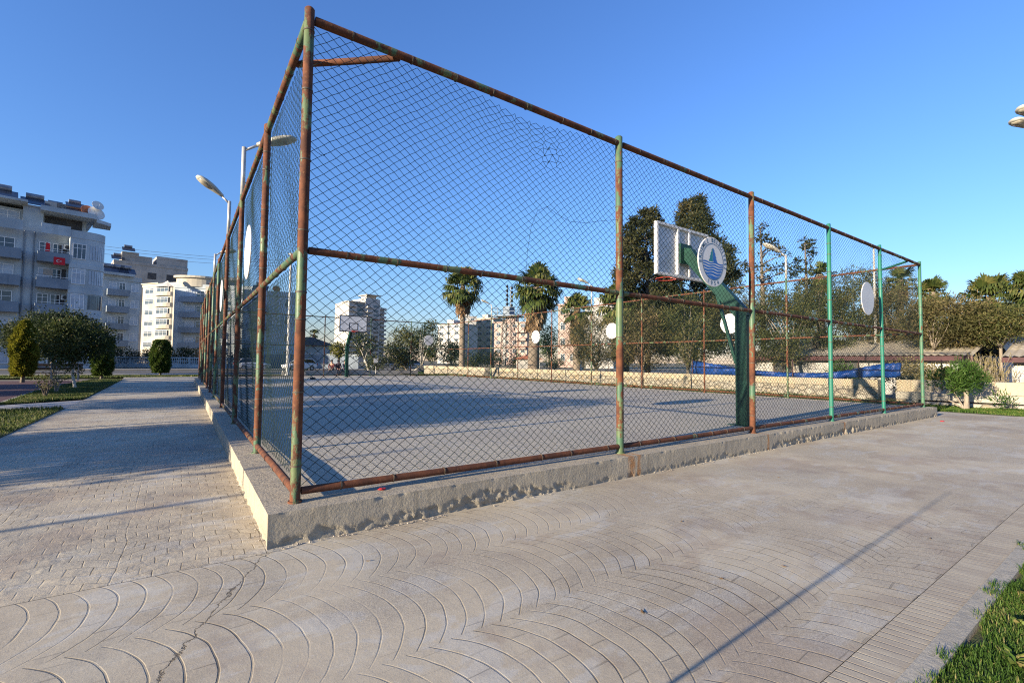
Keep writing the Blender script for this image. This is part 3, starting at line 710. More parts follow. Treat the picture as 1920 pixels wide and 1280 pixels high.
def floodlight(loc, poleh, tip, nose, label, r=.036):
    t = thing('floodlight', label, 'floodlight', loc, 0, 'floodlights standing on the fence posts')
    MB().tube([(0, 0, 0), (0, 0, poleh)], r, 10).tube([(0, 0, poleh - .06), tip], r * .6, 8).tube([(0, 0, poleh * .25), (.06, .02, poleh * .25 + .02)], .012, 6).build('pole', M['galv'], t, smooth=True)
    c, l = MB(), MB(); cobra(c, l, tip, nose, .15, .09); c.build('lamp_head', M['lamp'], t, smooth=True); l.build('lens', M['lens'], t, smooth=True)
    return t
floodlight((.0, 5.42, 4.045), .86, (.20, -.04, .93), (.80, -.30, 1.12), 'grey cobra-head floodlight pointing into the court over the path-side fence')
floodlight((.0, 8.65, 4.045), .78, (-.14, 0, .86), (-.66, -.20, 1.16), 'grey cobra-head floodlight pointing out over the path')
floodlight((.0, 14.6, 4.045), .62, (.16, 0, .70), (.6, -.1, .78), 'small distant floodlight farthest along the path-side fence')
floodlight((15.95, 3.52, 4.045), .82, (-.12, .1, .9), (-.62, .45, 1.20), 'pale floodlight on the far side fence against a sparse tree')
floodlight((15.95, 12.8, 4.045), .95, (-.12, .1, 1.05), (-.6, .4, 1.30), 'pale floodlight on the far side fence just above the front mid rail')
floodlight((15.95, 22.15, 4.045), .85, (-.12, .1, .92), (-.62, .35, 1.16), 'pale floodlight on the far side fence between the two tall palms')

# ---------------------------------------------------------------- hoops
def hoop(loc, rotz, label, net=False):
    t = thing('basketball_hoop', label, 'basketball hoop', loc, rotz, 'basketball hoops')
    # local: pole at the origin, court towards +y
    mb = MB().box(-.09, .09, -.11, .11, 0, 2.05).box(-.2, .2, -.22, .22, 0, .012)
    prof = [(.11, 2.02), (-.11, 2.02), (-.11, 2.13), (.90, 3.28), (1.05, 3.52), (1.2, 3.56), (1.2, 3.30), (1.04, 3.10)]
    mb.prism([(p[0], p[1]) for p in prof], -.08, .08, axis='x')
    mb.build('pole', M['hoopgreen'], t, bevel=.012)
    MB().bar((0, .14, 1.15), (0, .52, 2.52), .05, .05).build('brace', M['hoopgreen'], t)
    MB().box(-.19, .19, 1.2, 1.245, 3.22, 3.64).build('mount_plate', M['hoopgreen'], t)
    bz = 2.93
    bd = MB().box(-.9, .9, 1.30, 1.325, bz, bz + 1.07).build('backboard', M['board'], t)
    fr = MB()
    for x0, x1, z0, z1 in ((-.9, -.85, bz, bz + 1.07), (.85, .9, bz, bz + 1.07), (-.849, .849, bz + 1.02, bz + 1.07), (-.849, .849, bz, bz + .05),
                           (-.22, -.17, bz + .051, bz + 1.019), (.17, .22, bz + .051, bz + 1.019)):
        fr.box(x0, x1, 1.247, 1.2995, z0, z1)
    fr.build('back_frame', M['board'], bd)
    ln = MB(); y0, y1 = 1.3255, 1.328
    def rect(cx, cz, w, h, th):
        ln.box(cx - w / 2, cx + w / 2, y0, y1, cz + h / 2 - th, cz + h / 2); ln.box(cx - w / 2, cx + w / 2, y0, y1, cz - h / 2, cz - h / 2 + th)
        ln.box(cx - w / 2, cx - w / 2 + th, y0, y1, cz - h / 2 + th, cz + h / 2 - th); ln.box(cx + w / 2 - th, cx + w / 2, y0, y1, cz - h / 2 + th, cz + h / 2 - th)
    rect(0, bz + .535, 1.79, 1.06, .055); rect(0, bz + .36, .59, .45, .05)
    ln.build('markings', M['black'], bd)
    rm = MB(); n = 24; c = (0, 1.33 + .15 + .225, bz + .05)
    rm.tube([(c[0] + .225 * cos(2 * pi * k / n), c[1] + .225 * sin(2 * pi * k / n), c[2]) for k in range(n + 1)], .011, 6, caps=False)
    rm.box(-.09, .09, 1.329, 1.35, bz - .03, bz + .10).bar((-.06, 1.34, c[2]), (-.1, 1.5, c[2]), .018).bar((.06, 1.34, c[2]), (.1, 1.5, c[2]), .018)
    rm.bar((-.06, 1.34, bz - .02), (-.12, 1.56, c[2]), .016).bar((.06, 1.34, bz - .02), (.12, 1.56, c[2]), .016)
    rm.build('rim', M['red'], t)
    return t
h1 = hoop((7.83, .62, -.005), 0, 'green bent-post basketball hoop seen from behind near the front fence')
h2 = copy_tree(h1); h2.location = (8.17, 27.85, -.005); h2.rotation_euler = (0, 0, pi)
h2['label'] = 'basketball hoop at the far end, black-edged board and red rim facing us'

# ---------------------------------------------------------------- small litter
def crumple(name, loc, r, m, label, cat, flatn=.4, seed=1):
    rng = random.Random(seed); bm = bmesh.new(); bmesh.ops.create_icosphere(bm, subdivisions=2, radius=r)
    for v in bm.verts: v.co *= rng.uniform(.6, 1.15); v.co.z = max(v.co.z * flatn, -r * flatn * .6)
    me = bpy.data.meshes.new(name); bm.to_mesh(me); bm.free(); me.materials.append(m)
    o = bpy.data.objects.new(name, me); COL.objects.link(o); o.location = loc; return tag(o, label, cat)
p = G(716, 918, 0); crumple('wrapper', (p[0], p[1], .008), .035, M['litter'], 'small red wrapper lying on the kerb top under the bottom rail', 'litter', .3, 3)
p = G(1766, 790); crumple('wrapper', (p[0], p[1], GZ + .01), .05, M['litter'], 'small red scrap on the paving beyond the end of the kerb', 'litter', .3, 4)
p = G(586, 711, 0); crumple('bag', (p[0], p[1], .04), .17, M['black'], 'small black bag dropped on the far part of the court', 'bag', .5, 5)
rng_l = random.Random(77)
lf = []
for i, (u, v) in enumerate(((1352, 1085), (1205, 1148), (1278, 978), (690, 1052), (1745, 1010), (1460, 895), (1850, 760), (1470, 1062))):
    p = G(u, v); r = .02 if i != 1 else .028; a = rng_l.uniform(0, pi)
    o = MB().add([(-r, 0, .004), (0, -r * .4, .001), (r, 0, .006), (0, r * .4, .001)], [(0, 1, 2, 3)]).build('dry_leaf', M['deadleaf'] if 'deadleaf' in M else M['litter'], fix=False)
    o.location = (p[0], p[1], GZ + .003); o.rotation_euler = (0.1, 0.05, a)
    tag(o, 'small curled dry brown leaf lying on the paving', 'leaf', 'dry leaves on the paving')
# ---------------------------------------------------------------- buildings
class Block:
    """local frame: x along the facade (left to right as seen from the court), y into the building, z up"""
    def __init__(s, name, label, cat, left, right, base=GZ, group=None):
        l = np.array(left[:2]); r = np.array(right[:2]); d = r - l
        s.w = float(np.linalg.norm(d)); s.t = thing(name, label, cat, (l[0], l[1], base), atan2(d[1], d[0]), group)
    def part(s, name, mb, m, parent=None, **k): return mb.build(name, m, parent or s.t, **k)
    def window(s, x0, x1, z0, z1, nm=2, y=0.0, m='glass', transom=True, face='front', xw=None):
        fr = MB(); pn = MB(); th = .07
        def bx(mb, a, b, c, d, o0, o1):
            if face == 'front': mb.box(a, b, y - o1, y - o0, c, d)
            elif face == 'right': mb.box(xw + o0, xw + o1, a, b, c, d)
            else: mb.box(xw - o1, xw - o0, a, b, c, d)
        bx(fr, x0, x1, z1 - th, z1, .0, .06); bx(fr, x0, x1, z0, z0 + th, .0, .09)
        bx(fr, x0, x0 + th, z0 + th, z1 - th, .0, .06); bx(fr, x1 - th, x1, z0 + th, z1 - th, .0, .06)
        if transom and z1 - z0 > 1.3: bx(fr, x0 + th, x1 - th, z0 + (z1 - z0) * .70, z0 + (z1 - z0) * .70 + .05, .0, .045)
        for k in range(1, nm):
            c = x0 + (x1 - x0) * k / nm; bx(fr, c - .03, c + .03, z0 + th, z1 - th, .0, .05)
        bx(pn, x0 + th, x1 - th, z0 + th, z1 - th, .004, .02)
        f = s.part('window', fr, M['frame']); s.part('pane', pn, M[m], f)
        return f
    def balcony(s, x0, x1, z, d=1.3, h=.95, m='band', y=0.0, rail=False):
        mb = MB().box(x0, x1, y - d, y, z - .18, z)
        if not rail:
            mb.box(x0, x1, y - d, y - d + .12, z, z + h).box(x0, x0 + .12, y - d + .12, y, z, z + h).box(x1 - .12, x1, y - d + .12, y, z, z + h)
        else:
            mb.box(x0, x1, y - d, y - d + .05, z + h - .06, z + h)
            k = int((x1 - x0) / .35)
            for i in range(k + 1):
                c = x0 + .03 + (x1 - x0 - .06) * i / k; mb.box(c - .02, c + .02, y - d + .01, y - d + .04, z, z + h - .06)
        return s.part('balcony', mb, M[m])
    def heater(s, x, y, z, sc=1.0, rz=0):
        mb = MB().tube([(-.6 * sc, 0, 1.15 * sc), (.6 * sc, 0, 1.15 * sc)], .27 * sc, 12).tube([(-.45 * sc, .02, 0), (-.45 * sc, 0, 1.1 * sc)], .03, 5).tube([(.45 * sc, .02, 0), (.45 * sc, 0, 1.1 * sc)], .03, 5)
        o = s.part('water_heater', mb, M['tank']); o.location = (x, y, z); o.rotation_euler = (0, 0, rz)
        s.part('solar_panel', MB().add([(-.95 * sc, -1.5 * sc, .15), (.95 * sc, -1.5 * sc, .15), (.95 * sc, -.2, .95 * sc), (-.95 * sc, -.2, .95 * sc),
                                        (-.95 * sc, -1.5 * sc, .08), (.95 * sc, -1.5 * sc, .08), (.95 * sc, -.2, .88 * sc), (-.95 * sc, -.2, .88 * sc)],
               [(0, 1, 2, 3), (7, 6, 5, 4), (0, 4, 5, 1), (1, 5, 6, 2), (2, 6, 7, 3), (3, 7, 4, 0)]), M['panel'], o)
    def dish(s, x, y, z, r=.5, rz=-.6, m='ac'):
        prof = [(.02, 0), (r * .5, .05), (r, .18), (r * 1.01, .17), (r * .5, .03), (.02, -.02)]
        mb = MB().lathe(prof, axis='y', sides=20).tube([(0, .02, 0), (0, .25, -.7)], .03, 6).tube([(0, .0, -r * .8), (0, .55, 0)], .015, 5)
        o = s.part('satellite_dish', mb, M[m], smooth=True); o.location = (x, y, z); o.rotation_euler = (.35, 0, rz + pi)
    def acunit(s, x, z, y=0.0):
        o = s.part('air_conditioner', MB().box(x, x + .85, y - .38, y - .06, z, z + .6), M['ac'], bevel=.02)
        s.part('fan_grille', MB().lathe([(.22, y - .402), (.22, y - .385)], (x + .34, 0, z + .3), 18, axis='y'), M['dark'], o)

def on_line(u, p, d):      # where column u meets the vertical plane through p along d (ground plan)
    r = ray(u, 676); a = np.array([[r[0], -d[0]], [r[1], -d[1]]]); b = np.array([p[0] - CAM[0], p[1] - CAM[1]])
    k = np.linalg.solve(a, b); return p + d * k[1]

# the big block on the left
dB = np.array((.974, .225)); pr = np.array(XY(186, 57)[:2]); pl_ = on_line(-95, pr, dB)
B = Block('apartment_block', 'large shaded grey-white apartment block with a curved corner bay and heaters on its roof', 'apartment building', pl_, pr)
def bx_(u): return float(np.dot(on_line(u, pr, dB) - pl_, dB))       # facade coordinate under column u
W_ = B.w; FH = 2.95; D_ = 14
b0, b1, b2 = bx_(28), bx_(58), bx_(118)                              # stair recess, balcony start, bay start
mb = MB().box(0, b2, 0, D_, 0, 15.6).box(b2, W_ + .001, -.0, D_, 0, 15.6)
body = B.part('wall', mb, M['plaster'])
# curved bay on the right corner
n = 10; cxr = W_ - 1.7; bay = [(b2, .05), (b2, -1.25)] + [(cxr + 1.7 * sin(a) * 1.0, -1.25 + 1.25 * (1 - cos(a))) for a in [pi / 2 * k / n for k in range(n + 1)]] + [(W_, 3.0), (b2, 3.0)]
B.part('corner_bay', MB().prism(bay, 0, 15.3), M['plaster'])
for f in range(6):
    zf = .5 + f * FH
    if f < 5:
        B.part('floor_band', MB().prism([(p[0] + (.05 if p[0] > b2 + .1 else 0), p[1] - .06) for p in bay[1:-2]] + [(W_ + .05, 2.9), (b2 + .01, 2.9)], zf - .55, zf + .02), M['plaster'])
    if f < 5 and f > 0:
        B.balcony(b1, b2 - .01, zf, 1.45, .95)
        B.balcony(0, b0, zf, 1.2, .95)
    if f < 5:
        m1 = 'curtain' if f in (0, 1, 3) else 'glass'
        B.window(b2 + .25, cxr - .05, zf + .55, zf + 2.35, 3, -1.25, 'curtain' if f != 4 else 'glass')
        # panes following the curve
        fr = MB(); 
        for k in range(1, 9):
            a0, a1 = pi / 2 * k / 10, pi / 2 * (k + .8) / 10
            q = [(cxr + 1.73 * sin(a), -1.25 + 1.25 * (1 - cos(a)) - .03) for a in (a0, a1)]
            fr.add([(q[0][0], q[0][1], zf + .6), (q[1][0], q[1][1], zf + .6), (q[1][0], q[1][1], zf + 2.3), (q[0][0], q[0][1], zf + 2.3)], [(0, 1, 2, 3)])
        B.part('bay_window', fr, M['curtain' if f != 2 else 'glass'])
        bw = b2 - b1
        B.window(b1 + .15, b1 + bw * .42, zf + (.0 if f % 2 else .7), zf + 2.2, 2, 0, m1)
        B.window(b1 + bw * .48, b1 + bw * .80, zf + .05, zf + 2.2, 2, 0, 'glass')
        B.part('door_opening', MB().box(b2 - .8, b2 - .15, -.03, .0, zf + .02, zf + 2.25), M['dark'])
        B.window(.3, b0 * .45, zf + .7, zf + 2.2, 2, 0, 'curtain'); B.window(b0 * .55, b0 - .5, zf + .05, zf + 2.2, 2, 0, m1)
        if f in (1, 2, 4): B.acunit(b1 + bw * .82, zf + 1.6)
        if f in (1, 3): B.part('laundry', MB().add([(b1 + bw * .2, -1.40, zf + 1.9), (b1 + bw * .5, -1.40, zf + 1.88), (b1 + bw * .5, -1.42, zf + 1.2), (b1 + bw * .2, -1.42, zf + 1.25)], [(0, 1, 2, 3)]), M['white' if f == 1 else 'beige_cloth'])
        if f > 0: B.part('railing', MB().box(b1, b2 - .02, -1.44, -1.40, zf + 1.10, zf + 1.14), M['frame'])
B.part('drainpipe', MB().tube([(b0 + .2, -.08, 0), (b0 + .2, -.08, 15.5)], .07, 6).tube([(b1 - .25, -.08, 0), (b1 - .25, -.08, 15.5)], .06, 6), M['band'])
# attic: set back floor with shaded terrace and deep eave
B.part('attic_wall', MB().box(0, b0, 1.2, D_, 15.6, 18.1).box(b0, b1 + .4, .4, D_, 15.6, 18.4).box(b1 + .4, W_ - 1.6, 1.6, D_, 15.6, 18.0), M['plaster'])
B.part('terrace_parapet', MB().box(b1 + .2, b2, -1.45, -1.3, 15.3, 16.45).prism([(p[0] + (.03 if p[0] > b2 + .1 else 0), p[1] - .04) for p in bay[1:-2]] + [(W_ + .03, 2.9), (W_ - .15, 2.9), (W_ - .2, .2), (cxr, -1.0), (b2, -1.0)], 15.3, 16.2).box(0, b0, -1.2, -1.08, 15.3, 16.4), M['plaster'])
B.part('roof_eave', MB().box(b1 + .1, W_ - .9, -.9, D_, 18.0, 18.55).prism([(W_ - .9, -.6), (W_ + .6, .6), (W_ + .8, 3), (W_ - .9, 3)], 17.7, 18.1).box(-2, b0 + .3, -1.0, D_, 18.55, 18.8), M['plaster'])
B.part('terrace_shadow', MB().box(b1 + .6, W_ - 2.0, 1.5, 1.59, 16.5, 17.9), M['dark'])  # dark sheet put in for the shade under the eave
B.window(b0 * .1, b0 * .5, 16.3, 17.8, 2, 1.2, 'glass'); B.window(b0 * .55, b0 * .95, 15.7, 17.8, 2, 1.2, 'curtain')
B.part('roof_slab', MB().box(b0, b1 + .5, .3, D_, 18.4, 18.6).box(b1 + .5, W_ - 2, 1.2, D_, 18.55, 19.6), M['bare'])
for x, z, s_ in ((b0 * .62, 18.8, 1.4), (b1 - .3, 18.6, 1.25), (b1 + 1.4, 18.5, 1.05), (b1 + 3.1, 19.3, .9), (W_ * .77, 18.9, .95)): B.heater(x, 2.2, z, s_)
for x, z, r, m in ((W_ * .86, 19.0, .75, 'tile'), (W_ * .92, 18.9, .85, 'ac'), (W_ * .93, 19.9, .6, 'ac')): B.dish(x, .3, z, r, .3, m)
B.part('chimney', MB().box(b1 + 1.5, b1 + 2.2, 1.2, 2.0, 18.6, 19.6), M['plaster'])
for (x, z, w, h) in ((b1 + (b2 - b1) * .50, .5 + 4 * FH + .45, .95, .85),): 
    fl = B.part('flag', MB().add([(x, -1.47, z), (x + w, -1.47, z - .03), (x + w, -1.50, z - h), (x, -1.48, z - h * 1.05)], [(0, 1, 2, 3)]), M['flagred'])
    cr = MB()
    for k in range(14):
        a = pi * .25 + 1.5 * pi * k / 13; a2 = pi * .25 + 1.5 * pi * (k + 1) / 13
        cr.add([(x + .38 + .16 * cos(a), -1.515, z - .45 + .16 * sin(a)), (x + .38 + .16 * cos(a2), -1.515, z - .45 + .16 * sin(a2)), (x + .41 + .12 * cos(a2), -1.515, z - .45 + .12 * sin(a2)), (x + .41 + .12 * cos(a), -1.515, z - .45 + .12 * sin(a))], [(0, 1, 2, 3)])
    st = [(x + .60 + (.09 if k % 2 == 0 else .036) * cos(pi + k * pi / 5), -1.515, z - .45 + (.09 if k % 2 == 0 else .036) * sin(pi + k * pi / 5)) for k in range(10)]
    cr.add(st, [tuple(range(10))]); B.part('crescent_and_star', cr, M['white'], fl, fix=False)
x = b1 + (b2 - b1) * .28; B.part('flag', MB().add([(x, -.1, 4 * FH + 2.7), (x + .3, -.1, 4 * FH + 2.6), (x + .34, -.1, 4 * FH + 1.2), (x - .1, -.1, 4 * FH + 1.3)], [(0, 1, 2, 3)]), M['flagred'])

# second shaded block, behind it
def simple_block(name, label, uL, uR, zd, dirv, floors, fh, wallm, bandm, spec, base=GZ, cat='apartment building', depth=12, extra=0):
    r = np.array(XY(uR, zd)[:2]); d = np.array(dirv, float); d /= np.linalg.norm(d); l = on_line(uL, r, d)
    b = Block(name, label, cat, l, r, base); H = floors * fh + .5 + extra
    b.part('wall', MB().box(0, b.w, 0, depth, 0, H), M[wallm])
    b.part('parapet', MB().box(-.12, b.w + .12, -.12, .10, H - .35, H + .45).box(b.w - .1, b.w + .12, .1, depth, H - .35, H + .45).box(-.12, .1, .1, depth, H - .35, H + .45), M[wallm])
    for f in range(floors):
        z = .5 + f * fh
        for (kind, a, c, *m) in spec:
            x0, x1 = a * b.w, c * b.w
            if kind == 'b' and f > 0: b.balcony(x0, x1, z, 1.3, .9, bandm)
            elif kind == 'w': b.window(x0, x1, z + .75, z + 2.2, 2, 0, m[0] if m else 'glass')
            elif kind == 'd': b.window(x0, x1, z + .05, z + 2.2, 2, 0, m[0] if m else 'glass')
            elif kind == 'o': b.part('opening', MB().box(x0, x1, -.02, .0, z + .3, z + 2.3), M['dark'])
    b.H = H; return b
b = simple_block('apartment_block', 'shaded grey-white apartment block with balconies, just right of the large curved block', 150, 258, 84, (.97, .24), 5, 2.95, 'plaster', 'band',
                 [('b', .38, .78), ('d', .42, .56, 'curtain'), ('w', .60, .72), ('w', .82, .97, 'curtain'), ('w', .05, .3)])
b.part('roof_slab', MB().box(-.5, b.w * .86, -.9, 11, b.H + .45, b.H + .9), M['plaster'])
for k, x in enumerate((.45, .62, .75)): b.heater(b.w * x, 2, b.H + .9, 1.3)
b = simple_block('unfinished_building', 'bare grey concrete building with dark openings and stepped roof behind the others', 205, 345, 150, (.985, .17), 9, 3.1, 'bare', 'bare',
                 [('o', .44, .56), ('o', .70, .86), ('o', .08, .2)], extra=1.5)
b.part('roof_tower', MB().box(b.w * .1, b.w * .32, 1, 8, b.H, b.H + 3.4).box(b.w * .32, b.w * .5, 1, 8, b.H, b.H + 2.6).box(b.w * .56, b.w * 1.0, .4, 9, b.H, b.H + 3.2), M['bare'])
b.heater(b.w * .05, 2, b.H + .5, 1.6); b.heater(b.w * .18, 2, b.H + 3.4, 1.6)
# sunlit cream block: faces turned towards the sun
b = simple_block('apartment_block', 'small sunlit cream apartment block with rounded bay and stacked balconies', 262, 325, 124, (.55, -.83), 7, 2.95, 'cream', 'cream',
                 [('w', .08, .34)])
bay = [(b.w * .46, .0)] + [(b.w * .69 + b.w * .23 * cos(a), -1.5 * sin(a)) for a in [pi * k / 8 for k in range(8, -1, -1)]]
b.part('round_bay', MB().prism([(p[0], p[1] * .45) for p in bay], 0, b.H - .8), M['cream'])
for f in range(1, 7): b.part('balcony', MB().prism(bay, .5 + f * 2.95 - .15, .5 + f * 2.95 + .85), M['cream'])
for f in range(7): b.window(b.w * .52, b.w * .86, .5 + f * 2.95 + .9, .5 + f * 2.95 + 2.4, 3, -.72, 'glass')
b.part('dome_roof', MB().add([(p[0], p[1], b.H - .7) for p in bay] + [(b.w * .69, .5, b.H + 1.2)], [(k, k + 1, len(bay)) for k in range(len(bay) - 1)]), M['pale'])
b.part('lower_roof', MB().box(-.3, b.w * .5, -.4, 10, b.H + .45, b.H + .7), M['cream'])
b = simple_block('apartment_block', 'apartment block beside the fence with a sunlit rounded top floor and shaded recess', 322, 470, 92, (.90, -.43), 5, 2.95, 'plaster', 'band',
                 [('b', .10, .40), ('d', .14, .26, 'curtain'), ('d', .28, .38), ('w', .48, .60), ('w', .66, .78, 'curtain'), ('w', .84, .96)])
n = 12; arc = [(b.w * .22 + b.w * .24 * cos(a), 1.2 - 1.6 * sin(a)) for a in [pi * k / n for k in range(n, -1, -1)]]
b.part('rounded_attic', MB().prism(arc + [(b.w * .46, 9), (-b.w * .02, 9)], b.H, b.H + 1.7), M['cream'])
b.part('attic_roof', MB().prism([(p[0] * 1.05 - .3, p[1] - .4) for p in arc] + [(b.w * .5, 9), (-b.w * .05, 9)], b.H + 1.7, b.H + 2.1), M['cream'])
b.part('pier', MB().box(b.w * .42, b.w * .47, -1.0, 0, 0, b.H), M['cream'])
for x in (.5, .62, .75): b.heater(b.w * x, 2, b.H + .4, 1.4)
for z in (4, 9, 12): b.acunit(b.w * .62, z)
b = simple_block('apartment_block', 'long shaded flat-roofed block seen only through the path-side fence', 452, 552, 78, (.97, -.2), 4, 2.9, 'plaster', 'band',
                 [('b', .1, .45), ('d', .15, .4), ('w', .55, .7, 'curtain'), ('w', .78, .92)])
b.heater(b.w * .3, 2, b.H + .4, 1.2); b.dish(b.w * .6, 1, b.H + .9, .6, .3, 'tile')

# white tower behind the far hoop
zt = 298
r = np.array(XY(722, zt)[:2]); dR = np.array((.98, .2)); dR /= np.linalg.norm(dR); l = on_line(648, r, dR)
t = Block('tower_block', 'tall white apartment tower behind the far basketball board', 'apartment tower', l, r)
H = ZV(690, 563, zt) - GZ; w = t.w
t.part('wall', MB().box(w * .05, w * .42, 0, 18, 0, H - 3).box(w * .42, w * .80, -1.5, 18, 0, H).box(w * .80, w, 2, 18, 0, H - 5), M['pale'])
fl = 13
for f in range(1, fl):
    z = 1 + f * (H - 4) / fl
    t.balcony(w * .02, w * .22, z, 1.6, 1.0, 'pale'); t.balcony(w * .44, w * .60, z, 1.8, 1.0, 'pale', -1.5); t.balcony(w * .82, w * 1.02, z, 1.6, 1.0, 'pale', 2)
    t.part('balcony_recess', MB().box(w * .24, w * .40, -.04, 0, z, z + 2), M['glass']); t.part('window', MB().box(w * .62, w * .76, -1.54, -1.5, z + .3, z + 1.8), M['glass'])
t.part('roof_room', MB().box(w * .5, w * .75, 1, 8, H, H + 2.2).box(w * .45, w * .82, -2.0, 9, H + 2.2, H + 2.6).box(w * .02, w * .44, -1, 9, H - 3, H - 2.5), M['pale'])

def far_block(name, label, uL, uR, vt, zd, dirv, m, rows, cols, rm=None, cat='apartment building', vb=690):
    r = np.array(XY(uR, zd)[:2]); d = np.array(dirv, float); d /= np.linalg.norm(d); l = on_line(uL, r, d)
    b = Block(name, label, cat, l, r); H = ZV((uL + uR) / 2, vt, zd) - GZ; w = b.w
    b.part('wall', MB().box(0, w, 0, 14, 0, H), M[m])
    b.part('roof_edge', MB().box(-.3, w + .3, -.3, 14.3, H, H + .4).box(w * .3, w * .6, 2, 7, H + .4, H + 2.6), M[rm or m])
    for i in range(rows):
        for j in range(cols):
            x = w * (j + .25) / cols; z = H * (i + .35) / rows + .3
            b.window(x, x + w * .5 / cols, z, z + H * .45 / rows, 2, 0, 'glass')
    return b
far_block('apartment_block', 'white apartment block behind the left tall palm, half sunlit', 820, 862, 607, 235, (.35, -.94), 'pale', 6, 3)
far_block('apartment_block', 'cream block with shaded right side between the left palm and the light pole', 862, 892, 594, 250, (.9, -.4), 'pale', 7, 2)
far_block('apartment_block', 'cream slab block just left of the pink building', 890, 924, 596, 260, (.4, -.91), 'cream', 7, 2)
b = far_block('apartment_block', 'salmon pink apartment block behind the lattice mast', 926, 988, 604, 187, (.62, -.78), 'pink', 5, 4)
for f in range(1, 5): b.balcony(b.w * .62, b.w * .98, f * b.w * .0 + f * 3.3, 1.4, 1.0, 'pink')
b.part('stair_wall', MB().box(b.w * .28, b.w * .36, -.5, 0, 0, 17), M['pale'])
far_block('house', 'pale pink gabled building rising behind the right tall palm', 1046, 1082, 572, 120, (.7, -.7), 'pink', 4, 2, cat='house')
far_block('house', 'white building glimpsed between the right palms', 1096, 1150, 575, 110, (.6, -.8), 'pale', 4, 3, cat='house')

# house with the dark hipped roof, far left of the court end
def hip_house(name, label, uL, uR, v_eave, v_ridge, zd, dirv, wm, rmat, depth=8, over=.6):
    r = np.array(XY(uR, zd)[:2]); d = np.array(dirv, float); d /= np.linalg.norm(d); l = on_line(uL, r, d)
    b = Block(name, label, 'house', l, r); um = (uL + uR) / 2; he = ZV(um, v_eave, zd) - GZ; hr = ZV(um, v_ridge, zd + depth / 2) - GZ; w = b.w
    b.part('wall', MB().box(0, w, 0, depth, 0, he), M[wm]); o = over; i = min(w, depth) * .5
    b.part('roof', MB().add([(-o, -o, he + .003), (w + o, -o, he + .003), (w + o, depth + o, he + .003), (-o, depth + o, he + .003), (i * .8, depth / 2, hr), (w - i * .8, depth / 2, hr)],
                            [(0, 1, 5, 4), (1, 2, 5), (2, 3, 4, 5), (3, 0, 4), (3, 2, 1, 0)]), M[rmat])
    return b, he
b, he = hip_house('house', 'low house with a dark hipped roof beyond the far court corner', 566, 622, 648, 633, 88, (.98, .15), 'pale', 'roofdark')
for k in range(3): b.window(b.w * (.12 + .3 * k), b.w * (.3 + .3 * k), 1.2, 2.6, 2)
b, he = hip_house('garden_shed', 'little tan-roofed shed behind the stone wall near the palm trunk', 968, 1012, 673, 666, 44, (.8, -.6), 'housewall', 'tile', 3, .3)
b.part('door', MB().box(b.w * .55, b.w * .8, -.04, 0, 0, 1.6), M['dark'])

# long low houses with corrugated roofs, east of the wall
def shed_house(label, y0, y1, x0, xr, ze, zr, ac):
    t = thing('bungalow', label, 'house', (x0, y1, -.35), -pi / 2, 'low houses with corrugated roofs')
    L = y1 - y0; ze += .35; zr += .35
    wl = MB().box(0, L, 0, 7, 0, ze - .1).build('wall', M['housewall'], t)
    n = int(L / .11); V = []; F = []
    for k in range(n + 1):
        x = -.25 + (L + .5) * k / n; dz = .028 * (1 if k % 2 else -1)
        V += [(x, -.55, ze + dz - .12), (x, xr - x0, zr + dz), (x, 2 * (xr - x0) + .55, ze + dz - .12)]
    for k in range(n):
        for q in (0, 1): F.append((3 * k + q, 3 * k + q + 1, 3 * k + q + 4, 3 * k + q + 3))
    MB().add(V, F).build('roof', M['roofgrey'], t)
    MB().box(-.25, L + .25, -.52, -.46, ze - .36, ze - .16).build('fascia', M['maroon'], t)
    for x in ac['win']:
        f = MB().box(x, x + 1.1, -.05, -.004, 1.05, 1.12).box(x, x + 1.1, -.05, -.004, 1.75, 1.82).box(x, x + .07, -.05, -.004, 1.12, 1.75).box(x + 1.03, x + 1.1, -.05, -.004, 1.12, 1.75).box(x + .5, x + .56, -.045, -.004, 1.12, 1.75).build('window', M['wood'], t)
        MB().box(x + .07, x + 1.03, -.02, -.002, 1.12, 1.75).build('pane', M['dark'], f)
    for x in ac['ac']:
        a = MB().box(x, x + .85, -.45, -.06, .95, 1.55).build('air_conditioner', M['ac'], t, bevel=.02)
        MB().lathe([(.23, -.472), (.23, -.455)], (x + .4, 0, 1.25), 20, axis='y').build('fan_grille', M['deadleaf'], a)
    return t
shed_house('long low house with a weathered grey corrugated roof behind the blue tarpaulin', .95, 9.8, 26, 29.4, 1.72, 2.55, dict(win=(1.0, 3.9), ac=(7.9,)))
shed_house('low house with a corrugated roof at the right edge behind the pale trunk', -6.5, -.35, 26, 29.4, 1.66, 2.55, dict(win=(.9,), ac=(2.2,)))
p = np.array(XY(1905, 36)[:2])
b, he = hip_house('house', 'house with white eave and orange tiles above the right edge trees', 1882, 1990, 612, 590, 36, (.45, -.89), 'pale', 'tile', 6, .9)
b.part('eave_board', MB().box(-.9, b.w + .9, -1.0, -.91, he - .12, he + .12), M['white'])
b, he = hip_house('house', 'red and white little house glimpsed under the trees behind the corrugated roof', 1742, 1800, 634, 600, 40, (.5, -.87), 'flagred', 'coping', 5, .4)
b.part('gable_board', MB().box(b.w * .2, b.w * .6, -.06, -.01, he - .6, he), M['white'])

